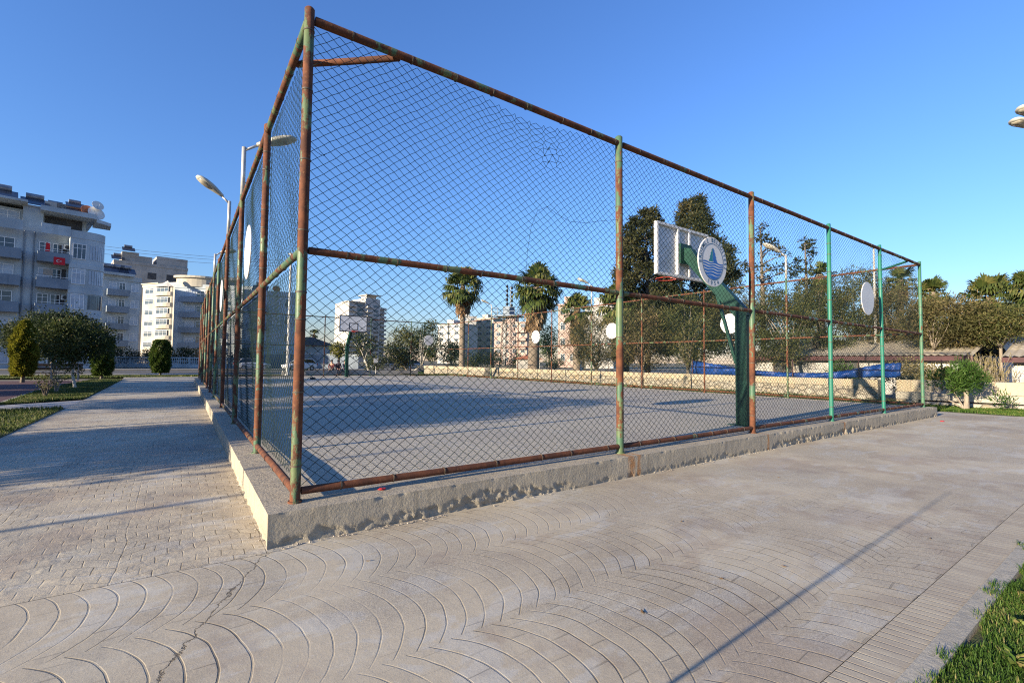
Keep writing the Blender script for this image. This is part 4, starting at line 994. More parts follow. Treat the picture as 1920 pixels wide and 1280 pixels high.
# ---------------------------------------------------------------- walls along the park
wl = thing('stone_wall', 'rubble stone wall with a yellow limestone coping along the east side of the court', 'wall', (20.2, 0, 0))
MB().box(0, .5, 2.3, 42, -.5, .34).build('masonry', M['rubble'], wl)
MB().box(-.04, .5, 2.3, 42, .341, .60).build('coping', M['coping'], wl)
sw = thing('stepped_wall', 'stepped concrete and stone wall behind the oleander at the right', 'wall', (21.35, 0, 0), .20)
MB().box(.0, .55, -9, 1.998, .19, .615).build('coping', M['coping'], sw)
MB().box(-.45, .55, -9, 1.998, -.06, .188).build('ledge', M['edging'], sw)
mbr = MB(); rg = random.Random(8); y = 1.99
while y > -9:
    L = rg.uniform(.5, 1.1); h = rg.uniform(-.12, -.065); mbr.box(-.62 - rg.uniform(0, .12), .5, max(-9, y - L + .015), y, -.5, h); y -= L
mbr.build('foot_stones', M['rubble'], sw, bevel=.03)
bw = thing('balustrade_wall', 'low white pierced block wall across the road, in shade', 'wall', (0, 0, 0))
mb = MB(); A = np.array(XY(130, 66)); Bq = np.array(XY(455, 66))
A[2] = Bq[2] = GZ
dv = (Bq - A); Lw = np.linalg.norm(dv); dv /= Lw; nv = np.array((-dv[1], dv[0], 0))
bw.location = A; bw.rotation_euler = (0, 0, atan2(dv[1], dv[0]))
mb.box(0, Lw, 0, .22, 0, .5); mb.box(0, Lw, -.02, .24, 1.35, 1.5)
x = 0
while x < Lw:
    mb.box(x, x + .35, -.01, .23, .5, 1.35); q = x + .55
    while q < x + 2.6:
        mb.box(q - .04, q + .04, .05, .17, .5, 1.35); q += .28
    mb.box(x + .351, x + 2.79, .06, .16, .88, .96); x += 2.8
mb.build('blockwork', M['plaster'], bw)
gw = thing('boundary_wall', 'plain grey wall in shade behind the parked white car', 'wall', (0, 0, 0))
A = np.array(XY(468, 72)); Bq = np.array(XY(672, 72)); gw.location = (A[0], A[1], GZ); gw.rotation_euler = (0, 0, atan2(Bq[1] - A[1], Bq[0] - A[0]))
MB().box(0, float(np.linalg.norm(Bq - A)), 0, .25, 0, 2.1).build('masonry', M['band'], gw)
MB().box(-.05, float(np.linalg.norm(Bq - A)) + .05, -.05, .30, 2.1, 2.22).build('coping', M['plaster'], gw)
lw = thing('low_wall', 'knee-high pale concrete wall just beyond the rear fence', 'wall', (6.0, 38.6, GZ))
MB().box(0, 12, 0, .4, 0, .42).build('masonry', M['sidewalk'], lw)
lw2 = thing('low_wall', 'low rubble wall with grass at its foot beyond the rear right corner', 'wall', (21.3, 46, GZ), -.12)
MB().box(0, 14, 0, .4, 0, .8).build('masonry', M['rubble'], lw2)
# ---------------------------------------------------------------- plants
def unit(a): return a / np.maximum(np.linalg.norm(a, axis=-1, keepdims=True), 1e-9)
def leaves(rng, C, D, L, Wd, tint, jit=.25):
    """rhombic leaves at C pointing along D"""
    n = len(C); D = unit(D); s = unit(np.cross(D, unit(rng.normal(size=(n, 3)))))
    nn = np.cross(s, D)
    L = L * rng.uniform(.65, 1.25, (n, 1)); Wd = Wd * rng.uniform(.7, 1.2, (n, 1))
    b = C; m = C + D * L * .5 + nn * L * .08; tip = C + D * L
    V = np.stack([b, m + s * Wd * .5, tip, m - s * Wd * .5], 1).reshape(-1, 3)
    F = np.arange(4 * n).reshape(n, 4)
    return V, F, np.clip(tint + rng.normal(0, jit * .5, n), 0, 1)
def join(parts):
    V = []; F = []; T = []; o = 0
    for v, f, t in parts: V.append(v); F.append(f + o); T.append(t); o += len(v)
    return np.concatenate(V), np.concatenate(F), np.concatenate(T)
def clump_crown(rng, clumps, per, L, Wd, updir=.25, outw=1.0, squash=1.0, droop=0.0, tintbias=0.0):
    """clumps: (k,4) centre and radius; leaves fill each clump, denser towards its skin"""
    P = []
    for c in clumps:
        n = max(4, int(per * (c[3] ** 2)))
        d = unit(rng.normal(size=(n, 3))); rr = c[3] * np.clip(np.abs(rng.normal(.72, .30, (n, 1))), .1, 1.55)
        off = d * rr * np.array((1, 1, squash)) ; C_ = c[:3] + off
        D = d * outw + rng.normal(0, .6, (n, 3)) + np.array((0, 0, updir - droop))
        P.append(leaves(rng, C_, D, L, Wd, .45 + tintbias + rng.normal(0, .16)))
    return join(P)
def crown_clumps(rng, ctr, rad, k, r0, r1, shell=.55, flat_bottom=None):
    d = unit(rng.normal(size=(k * 3, 3))); rr = rng.uniform(shell, 1, (k * 3, 1)) ** .6
    P = np.array(ctr) + d * rr * np.array(rad)
    if flat_bottom is not None: P = P[P[:, 2] > flat_bottom]
    P = P[:k]; return np.concatenate([P, rng.uniform(r0, r1, (len(P), 1))], 1)
def limbs(mb, base, clumps, rng, r0, fork, n=7, lean=(0, 0), sides=7):
    base = Vector(base); f = Vector(fork); mid = base.lerp(f, .5) + Vector((lean[0], lean[1], 0))
    mb.tube([base + Vector((0, 0, -.08)), base.lerp(mid, .35) , mid, f], [r0 * 1.25, r0, r0 * .88, r0 * .78], sides)
    hi_ = np.nonzero(clumps[:, 2] >= np.median(clumps[:, 2]) * .97)[0]; idx = rng.permutation(hi_)[:n]
    for i in idx:
        c = Vector(clumps[i][:3]); m = f.lerp(c, .5) + Vector((rng.normal(0, .12), rng.normal(0, .12), abs(rng.normal(0, .15))))
        mb.tube([f - Vector((0, 0, r0 * .3)), f.lerp(m, .5), m, c], [r0 * .6, r0 * .45, r0 * .3, r0 * .1], 5)
def tree(name, label, loc, H, crown_ctr, crown_rad, k, cr, per, leafm, L, Wd, r0, fork, barkm='bark', seed=1, group=None, cat='tree', lean=(0, 0), shell=.5, flat=None, squash=1., updir=.2, nl=8, droop=0., tint=0.):
    rng = np.random.default_rng(seed); t = thing(name, label, cat, loc, 0, group)
    cl = crown_clumps(rng, crown_ctr, crown_rad, k, cr[0], cr[1], shell, flat)
    mb = MB(); limbs(mb, (0, 0, 0), cl, rng, r0, fork, nl, lean); mb.build('trunk', M[barkm], t, smooth=True)
    V, F, T = clump_crown(rng, cl, per, L, Wd, updir, squash=squash, droop=droop, tintbias=tint)
    fast('crown', V, F, M[leafm], t, T)
    return t
def cone_tree(name, label, loc, H, R_, prof, n, leafm, L, Wd, seed, group=None, trunk_h=.3, up=.8, cat='shrub'):
    """clipped columnar conifer: vertical sprays over a surface of revolution with lumps"""
    rng = np.random.default_rng(seed); t = thing(name, label, cat, loc, 0, group)
    z = rng.uniform(0, 1, n); a = rng.uniform(0, 2 * pi, n); r = np.interp(z, [p[0] for p in prof], [p[1] for p in prof]) * R_
    lump = 1 + .13 * np.sin(a * 3 + z * 9 + seed) + .10 * np.sin(a * 7 - z * 16) + .07 * np.sin(z * 43 + a * 5)
    dep = rng.uniform(.55, 1.06, n) ** .5
    P = np.stack([np.cos(a) * r * lump * dep, np.sin(a) * r * lump * dep, trunk_h + z * (H - trunk_h)], 1)
    D = np.stack([np.cos(a) * .55, np.sin(a) * .55, np.full(n, up)], 1) + rng.normal(0, .35, (n, 3))
    tint = .45 + .25 * np.sin(a * 4 + z * 11) * np.sin(z * 23 + a * 2) + .12 * (dep - .85) * 4
    V, F, T = leaves(rng, P, D, L, Wd, 0, .3); T = np.clip(T * 0 + tint + rng.normal(0, .13, n), 0, 1)
    fast('crown', V, F, M[leafm], t, T)
    MB().tube([(0, 0, -.1), (0.02, 0, trunk_h + .2), (0, .02, H * .7)], [.10, .08, .03], 7).build('trunk', M['bark'], t)
    return t

# --- left of the path
p = XY(104, 37); 
tree('ficus_tree', 'broad dark-leaved tree behind the park bench, in front of the large block', p, 4.7, (0, 0, 3.0), (3.1, 2.6, 1.45), 70, (.55, .95), 620, 'ficus', .20, .085, .11, (.1, 0, 1.5), 'palebark', 3, lean=(-.3, 0), nl=9, flat=1.3)
p = G(44, 717); cone_tree('columnar_conifer', 'tall egg-shaped golden green conifer at the left edge', (p[0] - .05, p[1], GZ), 3.2, .46, [(0, .7), (.12, .85), (.4, 1), (.65, .93), (.85, .6), (1, .12)], 15000, 'conifer', .17, .05, 11, 'clipped conifers along the path')
p = G(190, 711); cone_tree('clipped_conifer', 'dark clipped conifer at the far end of the bench', (p[0], p[1], GZ), 2.6, .50, [(0, .7), (.15, .9), (.45, 1), (.75, .98), (.92, .75), (1, .3)], 12000, 'topiary', .15, .05, 12, 'clipped conifers along the path', .2)
p = G(300, 703); cone_tree('clipped_conifer', 'barrel-shaped clipped conifer standing alone by the road', (p[0], p[1], GZ), 2.75, .60, [(0, .7), (.12, .9), (.4, 1), (.75, 1.0), (.93, .8), (1, .4)], 11000, 'topiary', .16, .05, 13, 'clipped conifers along the path', .15)
p = G(138, 729)
rngt = np.random.default_rng(21)
def lollipop(loc, label, seed, sc=1.0, group='small white-trunked trees', lowcrown=1.05):
    rng = np.random.default_rng(seed); t = thing('park_tree', label, 'tree', loc, rng.uniform(0, 6), group, sc)
    cl = crown_clumps(rng, (0, 0, 1.95), (1.15, 1.15, .85), 46, .30, .52, .35, lowcrown)
    mb = MB(); limbs(mb, (-.12, 0, 0), cl, rng, .055, (.1, 0, 1.15), 9, (.12, 0)); mb.build('trunk', M['limed'], t, smooth=True)
    V, F, T = clump_crown(rng, cl, 950, .13, .06, .15); fast('crown', V, F, M['citrus'], t, T)
    return t
lollipop((p[0], p[1], GZ), 'small round-crowned tree with a curved whitewashed trunk on the turf', 22, 1.03)
# trees beside the path, just out of the picture, that throw the long shadows over path and court
shade = [(-18.0, 20.0, 1.8), (-20.5, 25.0, 1.7), (-10.4, 3.9, 1.3), (-10.2, 4.75, 1.55), (-11.6, 5.6, 1.2), (-10.0, 12.0, 1.45), (-10.6, 14.4, 1.5), (-12.5, 24.0, 1.3), (-13.0, 27.5, 1.3)]
shl = ['tall park tree well to the left of the playground', 'tall park tree left beyond the playground', 'low park tree nearest the camera on the left', 'round-crowned park tree out to the left that shades the near path', 'smaller park tree next to the one shading the near path', 'park tree out to the left near the side path',
       'park tree just beyond the side path on the left', 'park tree left of the playground', 'park tree at the far side of the playground']
for k, (x, y, s_) in enumerate(shade): lollipop((x, y, GZ), shl[k], 40 + k, s_)
tree('park_tree', 'high-crowned tree with a bare stem left of the path', (-10.0, 7.7, GZ), 4.4, (0, 0, 3.45), (1.5, 1.9, .75), 40, (.35, .6), 700, 'ficus', .16, .07, .07, (0, 0, 2.7), 'limed', 61, flat=2.7)
for k, (u, v, h, lb) in enumerate(((105, 737, 1.05, 'pruned pale shrub stub with bare shoots on the turf'), (84, 744, .75, 'short dark leafless shrub at the turf edge'))):
    p = G(u, v); rng = np.random.default_rng(70 + k); t = thing('bare_shrub', lb, 'shrub', (p[0], p[1], GZ)); mb = MB()
    for i in range(14 if k == 0 else 20):
        a = rng.uniform(0, 6.28); s_ = rng.uniform(.1, .32); hh = h * rng.uniform(.55, 1)
        mb.tube([(0.02 * cos(a), .02 * sin(a), 0), (s_ * .4 * cos(a), s_ * .4 * sin(a), hh * .5), (s_ * cos(a), s_ * sin(a), hh)], [.028 if i < 3 else .012, .014 if i < 3 else .008, .004], 5)
    mb.build('branches', M['palebark' if k == 0 else 'bark'], t)
    V, F, T = leaves(rng, np.array([(rng.normal(0, .16), rng.normal(0, .16), rng.uniform(.35, 1) * h) for _ in range(160)]), rng.normal(size=(160, 3)) + np.array((0, 0, .5)), .10, .04, .6)
    fast('leaves', V, F, M['citrus'], t, T)
# dark hedge along the balustrade across the road, as separate bushes
for k in range(9):
    u = 150 + 38 * k; p = XY(u, 67.5)
    rng = np.random.default_rng(90 + k); t = thing('bush', 'dark bush behind the white pierced wall across the road', 'shrub', p, 0, 'bushes behind the pierced wall')
    cl = crown_clumps(rng, (0, 0, 1.6), (1.7, .9, 1.0), 22, .45, .75, .4); V, F, T = clump_crown(rng, cl, 170, .26, .12); fast('foliage', V, F, M['bushes'], t, T)
    MB().tube([(0, 0, 0), (0, 0, 1.4)], [.08, .05], 6).build('stem', M['bark'], t)

# --- palms
def fan(rng, org, direc, Lp, Lf, nseg=15, droop=.5, tint=.5):
    """fan leaf: stalk of length Lp, then a blade of nseg fingers Lf long, tips hanging"""
    d = unit(np.array(direc, float)); s = unit(np.cross(d, np.array((0, 0, 1.0)) + rng.normal(0, .05, 3))); n = np.cross(s, d)
    hub = org + d * Lp + np.array((0, 0, -.10 * Lp))
    V = []; F = []; T = []
    w = .025; V += [org + s * w, org - s * w, hub - s * w * .6, hub + s * w * .6]; F.append((0, 1, 2, 3)); T.append(.8)
    for k in range(nseg):
        a = radians(-98 + 196 * (k + .5) / nseg) + rng.normal(0, .03); ln = Lf * (.72 + .28 * cos(a)) * rng.uniform(.9, 1.08)
        e = d * cos(a) + s * sin(a); e2 = unit(e + n * .12 * cos(a * 2))
        m = hub + e2 * ln * .62; tip = hub + e2 * ln * (.95 - .25 * droop) + np.array((0, 0, -ln * droop * rng.uniform(.3, .75)))
        q = unit(np.cross(e2, n)); hw = ln * .62 * tan(radians(98) / nseg) * 1.0
        b = len(V); V += [hub - q * .012, m - q * hw, m + q * hw, hub + q * .012, tip + q * hw * .15, tip - q * hw * .15]
        F += [(b, b + 1, b + 2, b + 3), (b + 1, b + 5, b + 4, b + 2)]; t = tint + rng.normal(0, .13); T += [t, t + .12]
    return np.array(V), np.array(F), np.array(T)
def palm(loc, label, H, R_, nleaf, skirt, r_t, seed, group='fan palms', lean=(0, 0)):
    rng = np.random.default_rng(seed); t = thing('fan_palm', label, 'palm tree', loc, 0, group)
    top = np.array((lean[0], lean[1], H)); mb = MB(); k = 9; zs = np.linspace(0, H, k)
    mb.tube([(lean[0] * (z / H) ** 2, lean[1] * (z / H) ** 2, z - (.1 if z == 0 else 0)) for z in zs], [r_t * (1.5 if i == 0 else (1.15 - .35 * i / k)) for i in range(k)], 12)
    mb.build('trunk', M['palmbark'], t, smooth=True)
    P = []
    for i in range(nleaf):
        el = radians(rng.choice((rng.uniform(45, 85), rng.uniform(5, 50), rng.uniform(-52, 5)), p=(.22, .38, .40))); a = rng.uniform(0, 2 * pi)
        d = np.array((cos(a) * cos(el), sin(a) * cos(el), sin(el)))
        P.append(fan(rng, top + np.array((0, 0, rng.uniform(-.3, .1))), d, R_ * rng.uniform(.34, .58), R_ * rng.uniform(.42, .56), 15, rng.uniform(.35, .9) if el < .8 else .25, .45 + rng.normal(0, .16)))
    V, F, T = join(P); fast('crown', V, F, M['palm'], t, np.clip(T, 0, 1))
    if skirt:
        P = []
        for i in range(int(70 * skirt)):
            a = rng.uniform(0, 2 * pi); z = H - .15 - skirt * rng.uniform(0, 1); el = radians(rng.uniform(-88, -70))
            o = np.array((lean[0] * (z / H) ** 2 + r_t * cos(a), lean[1] * (z / H) ** 2 + r_t * sin(a), z))
            P.append(fan(rng, o, (cos(a) * cos(el), sin(a) * cos(el), sin(el)), R_ * rng.uniform(.12, .2), R_ * rng.uniform(.28, .42), 9, .6, .45 + rng.normal(0, .22)))
        V, F, T = join(P); fast('dead_frond_skirt', V, F, M['deadpalm'], t, np.clip(T, 0, 1))
    return t
def palm_at(u, zd, v_top, rpx, label, skirt_px, trunk_px, seed, nleaf=46, lean=(0, 0), base=-.3):
    p = XY(u, zd, base); R_ = rpx / FPX * zd * 1.05; Hc = ZV(u, v_top, zd) - base - R_ * .72
    return palm(p, label, Hc, R_, nleaf, skirt_px / FPX * zd, trunk_px / 2 / FPX * zd, seed, lean=lean)
palm_at(866, 44, 500, 46, 'tall slim fan palm with a brown skirt, left of the two tallest palms', 30, 10, 101, 80)
palm_at(1000, 36, 497, 54, 'largest fan palm with a thick shaggy skirt and stout trunk by the stone wall', 55, 20, 102, 95, lean=(.35, 0))
palm_at(1082, 48, 550, 36, 'mid-sized fan palm half hidden right of the largest palm', 50, 14, 103, 60)
palm_at(1168, 33, 525, 60, 'low wide fan palm with long brown skirt behind the rusty front post', 75, 22, 104, 95)
palm_at(1752, 34, 520, 36, 'small fan palm top showing above the brown trees right of the fence', 20, 12, 105, 60)
palm_at(1862, 30, 516, 52, 'bushy fan palm top above the trees near the right edge', 25, 14, 106, 80)
palm_at(1944, 27, 500, 52, 'fan palm cut off by the right edge, drooping fronds showing', 25, 14, 107, 80)
palm_at(1690, 40, 500, 32, 'dark fan palm top behind the right corner post of the fence', 20, 14, 108, 34)
palm_at(1540, 42, 490, 30, 'dark fan palm top between two green fence posts', 20, 14, 109, 34)
palm_at(588, 95, 616, 11, 'distant small palm above the dark roofed house', 6, 3, 110, 26)

# --- dark conifers and feathery trees to the east
def cypress(u, zd, vt, vb, wpx, label, seed, prof, k=90, leafm='cypress', dens=330, cs=1.0):
    rng = np.random.default_rng(seed); base = -.35; p = XY(u, zd, base); t = thing('cypress_tree', label, 'tree', p, 0, 'dark conifers behind the hoop')
    H = ZV(u, vt, zd) - base; zb = ZV(u, vb, zd) - base; R_ = wpx / 2 / FPX * zd
    cl = []; mb = MB(); mb.tube([(0, 0, -.1), (.1, .05, H * .5), (0, .1, H * .96)], [.22, .15, .03], 8)
    for i in range(k):
        s = (i + rng.uniform(0, 1)) / k; z = zb + s * (H - zb); a = rng.uniform(0, 2 * pi); r = R_ * np.interp(s, [q[0] for q in prof], [q[1] for q in prof]) * rng.uniform(.35, 1.0) ** .6
        c = (cos(a) * r, sin(a) * r, z - .05 * r); rr = cs * rng.uniform(.2, .6) * R_ * .42 * (1.15 - .45 * s); cl.append((*c, rr))
        if i % 2 == 0: mb.tube([(0, 0, z - .35 * r), (c[0] * .5, c[1] * .5, z - .12 * r), c], [.045, .03, .012], 5)
    mb.build('trunk', M['bark'], t, smooth=True)
    V, F, T = clump_crown(rng, np.array(cl), dens / (R_ * .42 * .4) ** 2 * .9, .24, .085, .35, 1.0, .75); fast('crown', V, F, M[leafm], t, T)
    return t
cypress(1214, 33, 398, 655, 132, 'broad dark conifer left of the basketball board', 201, [(0, .8), (.25, 1), (.6, .85), (.85, .66), (1, .3)], 210)
cypress(1304, 36, 372, 650, 150, 'tallest dark conifer with a pointed layered top behind the basketball board', 202, [(0, .8), (.3, .9), (.5, 1), (.62, .95), (.70, .62), (.8, .42), (.93, .36), (1, .2)], 230)
cypress(1432, 30, 414, 640, 160, 'sparse conifer with tufted branches beside the pale floodlight', 203, [(0, .9), (.4, .95), (.7, .6), (1, .1)], 46, dens=120, cs=.75)
cypress(1516, 31, 440, 640, 90, 'sparse small conifer with upturned tufts right of the pale floodlight', 204, [(0, .9), (.5, .8), (1, .1)], 30, dens=120, cs=.8)
def feathery(u, zd, vt, vb, wpx, label, seed, leafm='tamarisk', dens=520, trunk_u=None, base=-.35, L=.17, Wd=.035, k=70, bark='bark', r0=.10):
    rng = np.random.default_rng(seed); p = XY(trunk_u or u, zd, base); q = XY(u, zd, base); t = thing('tamarisk_tree', label, 'tree', p, 0, 'feathery trees behind the east wall')
    zt = ZV(u, vt, zd) - base; zb = ZV(u, vb, zd) - base; R_ = wpx / 2 / FPX * zd; off = np.array((q[0] - p[0], q[1] - p[1], (zt + zb) / 2))
    cl = crown_clumps(rng, off, (R_, R_ * .9, (zt - zb) / 2), k, .26 * R_ ** .6, .5 * R_ ** .6, .3)
    mb = MB(); fk = (off[0] * .4, off[1] * .4, max(.6, zb * .92)); limbs(mb, (0, 0, 0), cl, rng, r0, fk, 9, (rng.normal(0, .1), rng.normal(0, .1))); mb.build('trunk', M[bark], t, smooth=True)
    V, F, T = clump_crown(rng, cl, dens, L, Wd, .25, .8, .7); fast('crown', V, F, M[leafm], t, T)
    return t
feathery(1118, 30, 590, 690, 110, 'low tangled olive brown tree between two palms', 211)
feathery(1205, 26, 575, 690, 120, 'brownish feathery tree behind the second front post', 212)
feathery(1290, 25, 555, 688, 130, 'olive feathery tree below the basketball board', 213, 'greenfeather')
feathery(1385, 27, 545, 685, 130, 'brown feathery tree behind the green hoop post', 214)
feathery(1462, 24, 540, 672, 130, 'olive feathery tree behind the third front post', 215, 'greenfeather', trunk_u=1500, bark='palebark')
feathery(1545, 25, 520, 668, 140, 'dense green feathery tree left of the blank bluish disc', 216, 'greenfeather')
feathery(1612, 26, 500, 650, 130, 'dark green tall tree behind the blank bluish disc', 217, 'greenfeather', trunk_u=1600, bark='palebark')
feathery(1672, 24, 530, 655, 120, 'reddish brown feathery tree left of the corner post', 218)
feathery(1775, 20.5, 560, 648, 150, 'flat-bottomed reddish olive tree on a pale trunk right of the fence corner', 219, trunk_u=1736, bark='palebark', r0=.055, k=100, dens=520)
feathery(1868, 19.5, 568, 642, 130, 'flat-bottomed olive tree on a pale trunk at the right edge', 220, 'greenfeather', trunk_u=1884, bark='palebark', r0=.065, k=90, dens=520)
feathery(1815, 20.5, 590, 668, 80, 'thin brown twiggy tree hanging over the gap between the two low houses', 221, k=40, trunk_u=1846)
# --- trees beyond the rear fence
def roundtree(u, zd, vt, vb, wpx, label, seed, leafm, barkm='bark', base=GZ, tu=None, k=40, L=.26, Wd=.12, dens=190, group='trees beyond the rear fence', r0=.14):
    rng = np.random.default_rng(seed); p = XY(tu or u, zd, base); q = XY(u, zd, base); t = thing('street_tree', label, 'tree', p, 0, group)
    zt = ZV(u, vt, zd) - base; zb = ZV(u, vb, zd) - base; R_ = wpx / 2 / FPX * zd; off = np.array((q[0] - p[0], q[1] - p[1], (zt + zb) / 2))
    cl = crown_clumps(rng, off, (R_ * .85, R_ * .85, (zt - zb) / 2 * .85), k, .24 * R_, .40 * R_, .35)
    mb = MB(); limbs(mb, (0, 0, 0), cl, rng, r0, (off[0] * .7, off[1] * .7, max(.6, zb * .95)), 7); mb.build('trunk', M[barkm], t, smooth=True)
    V, F, T = clump_crown(rng, cl, dens, L, Wd, .2); fast('crown', V, F, M[leafm], t, T); return t
roundtree(755, 56, 614, 688, 84, 'rounded olive green tree beyond the rear fence', 231, 'greenfeather', tu=765)
roundtree(800, 55, 592, 690, 58, 'dark narrow tree with rusty leaves right of the rounded olive tree', 232, 'citrus', tu=768, barkm='limed')
roundtree(848, 57, 640, 690, 52, 'low pale-stemmed tree by the rubble wall beyond the rear fence', 233, 'bushes', barkm='limed', tu=842)
t = roundtree(680, 52, 622, 672, 62, 'leaning pale-trunked tree with thin rusty foliage behind the far hoop', 234, 'citrus', barkm='limed', tu=694, k=26, dens=110, r0=.17)
roundtree(636, 60, 640, 672, 36, 'small yellowish tree left of the far hoop post', 235, 'conifer')
for k, (u, w_, vt) in enumerate(((885, 60, 662), (925, 46, 655), (968, 44, 664), (1040, 40, 668), (706, 60, 668))):
    roundtree(u, 46 + k, vt, 692, w_, ['dark bush left of the lattice mast foot', 'dark bush at the foot of the lattice mast', 'dark bush left of the largest palm', 'dark bush right of the largest palm', 'low dark bush behind the small white sign'][k], 240 + k, 'bushes', k=26, L=.2, Wd=.09, dens=200, group='bushes behind the court', r0=.06)
roundtree(1030, 52, 607, 672, 44, 'blue-green rounded tree right of the largest palm trunk', 250, 'topiary')
# --- oleander and reeds at the right
p = G(1808, 768); rng = np.random.default_rng(260); t = thing('oleander_bush', 'bright green oleander with a sawn trunk before the stepped wall', 'shrub', (p[0], p[1], GZ + .03))
cl = crown_clumps(rng, (.0, 0, .92), (.46, .54, .48), 34, .12, .27, .3); cl2 = np.array([(.15, -.75, .32, .22), (.1, -.95, .28, .18), (.1, .65, .95, .22), (.1, .85, 1.0, .16), (0, .7, .7, .18)]); V, F, T = clump_crown(rng, np.concatenate([cl, cl2]), 2300, .15, .026, .8, 1.0)
fast('crown', V, F, M['oleander'], t, T); MB().tube([(0, -.05, -.05), (-.01, -.06, .3), (0, -.05, .62)], [.075, .06, .06], 8).tube([(0, 0, 0), (.1, .25, .5), (.15, .45, .9)], [.03, .025, .01], 6).tube([(0, 0, 0), (.1, .3, .2), (.2, .7, .35)], [.02, .02, .01], 6).build('trunk', M['palebark'], t)
p = XY(1836, 18.6, -.1); rng = np.random.default_rng(261); t = thing('reed_clump', 'tall clump of dry olive stems in front of the gap between the low houses', 'shrub', p); P = []
mb = MB()
for i in range(150):
    a = rng.uniform(0, 6.28); b_ = np.array((rng.normal(0, .3), rng.normal(0, .38), 0)); h = rng.uniform(.9, 1.75); l = rng.uniform(.05, .45)
    pts = [b_ + np.array((cos(a) * l * s * s, sin(a) * l * s * s, h * s)) for s in (0, .35, .7, 1)]; mb.tube([tuple(q) for q in pts], [.010, .009, .007, .003], 4, caps=False)
    C_ = np.array([pts[1] + (pts[3] - pts[1]) * s for s in rng.uniform(0, 1, 16)]); D = np.array([(cos(a) * .3, sin(a) * .3, 1.)] * 16) + rng.normal(0, .4, (16, 3)); P.append(leaves(rng, C_, D, .17, .022, .5))
mb.build('stems', M['palebark'], t, fix=False); V, F, T = join(P); fast('leaves', V, F, M['reed'], t, T)
for k, (u, zd, h, lb) in enumerate(((1690, 19.0, 1.3, 'variegated bush on the wall top under the end of the tarpaulin'), (1728, 18.6, 1.1, 'pale leafy bush between the fence corner and the air conditioner'), (1770, 19.4, .9, 'dark low bush below the round air conditioner fan'), (1580, 22, 1.2, 'green bush behind the blue tarpaulin'))):
    p = XY(u, zd, .1); rng = np.random.default_rng(270 + k); t = thing('bush', lb, 'shrub', p, 0, 'bushes behind the east wall')
    cl = crown_clumps(rng, (0, 0, h * .55), (.5, .7, h * .45), 26, .16, .3, .3); V, F, T = clump_crown(rng, cl, 800, .12, .05); fast('foliage', V, F, M[('reed', 'reed', 'bushes', 'oleander')[k]], t, T)
    MB().tube([(0, 0, -.3), (0, 0, h * .5)], [.04, .02], 5).build('stem', M['bark'], t)

# --- grass
def blades(rng, pts, h, w, lean=.5, tint=.5, patch=None):
    n = len(pts); a = rng.uniform(0, 2 * pi, n); H = h * rng.uniform(.45, 1.25, n)
    if patch is not None: H = H * patch
    d = np.stack([np.cos(a), np.sin(a), np.zeros(n)], 1); s = np.stack([-np.sin(a), np.cos(a), np.zeros(n)], 1); l = lean * rng.uniform(.1, 1.2, n)
    b = pts; m = b + d * (H * l * .35)[:, None] + np.array((0, 0, 1)) * (H * .6)[:, None]; tp = b + d * (H * l)[:, None] + np.array((0, 0, 1)) * (H * np.sqrt(np.clip(1 - l * l * .5, .2, 1)))[:, None]
    W1 = w * rng.uniform(.7, 1.3, n)[:, None]
    V = np.stack([b - s * W1 * .5, b + s * W1 * .5, m + s * W1 * .42, m - s * W1 * .42, tp + s * W1 * .08, tp - s * W1 * .08], 1).reshape(-1, 3)
    k = np.arange(n)[:, None] * 6; F = np.concatenate([k + np.array([0, 1, 2, 3]), k + np.array([3, 2, 4, 5])])
    t = tint + .16 * np.sin(pts[:, 0] * 5.1 + 1.3 * np.sin(pts[:, 1] * 4)) + rng.normal(0, .17, n) + (rng.random(n) < .05) * .5
    return V, F, np.clip(np.concatenate([t, t + .1]), 0, 1)
def inpoly(P, poly):
    x, y = P[:, 0], P[:, 1]; c = np.zeros(len(P), bool); n = len(poly)
    for i in range(n):
        x0, y0 = poly[i]; x1, y1 = poly[(i + 1) % n]
        k = ((y0 > y) != (y1 > y)) & (x < (x1 - x0) * (y - y0) / (y1 - y0 + 1e-12) + x0); c ^= k
    return c
def lawn(label, poly, n, h, w, z, m, seed, lean=.6, noisef=1.5):
    rng = np.random.default_rng(seed); q = np.array(poly); lo, hi = q.min(0), q.max(0); P = rng.uniform(lo, hi, (int(n * 2.2), 2)); P = P[inpoly(P, poly)][:n]
    pa = .75 + .35 * np.sin(P[:, 0] * noisef + 2 * np.sin(P[:, 1] * noisef * .8)) * np.cos(P[:, 1] * noisef * 1.3) + rng.normal(0, .08, len(P)); pa = np.clip(pa, .3, 1.3)
    V, F, T = blades(rng, np.concatenate([P, np.full((len(P), 1), z)], 1), h, w, lean, .45, pa)
    o = fast('grass', V, F, M[m], None, T); o['kind'] = 'stuff'; return tag(o, label, 'grass')
# lawn by the camera, with a ragged edge spilling over the edging
rng_e = np.random.default_rng(5); xs = np.linspace(.6, 8.5, 120)
edge = [(x, -3.385 + .038 * sin(x * 4.3) + .034 * sin(x * 11.1 + 1) + .018 * sin(x * 29) + rng_e.normal(0, .012)) for x in xs]
lawn('lush green lawn at the lower right corner spilling over its edging', edge + [(8.5, -4.6), (.6, -4.6)], 170000, .050, .0042, GZ - .012, 'grass', 301, .8, 6)
lawn('lush green lawn running on along the border to the right', [(8.4, -3.40), (18.4, -3.40), (18.4, -5.2), (8.4, -5.2)], 16000, .07, .010, GZ - .012, 'grass', 302)
lawn('rest of the lawn stretching away behind the camera side border', [(-6, -3.42), (.7, -3.42), (.7, -4.5), (18.4, -5.1), (18.4, -9), (-6, -9)], 60000, .07, .016, GZ - .012, 'grass', 310)
rng = np.random.default_rng(303)
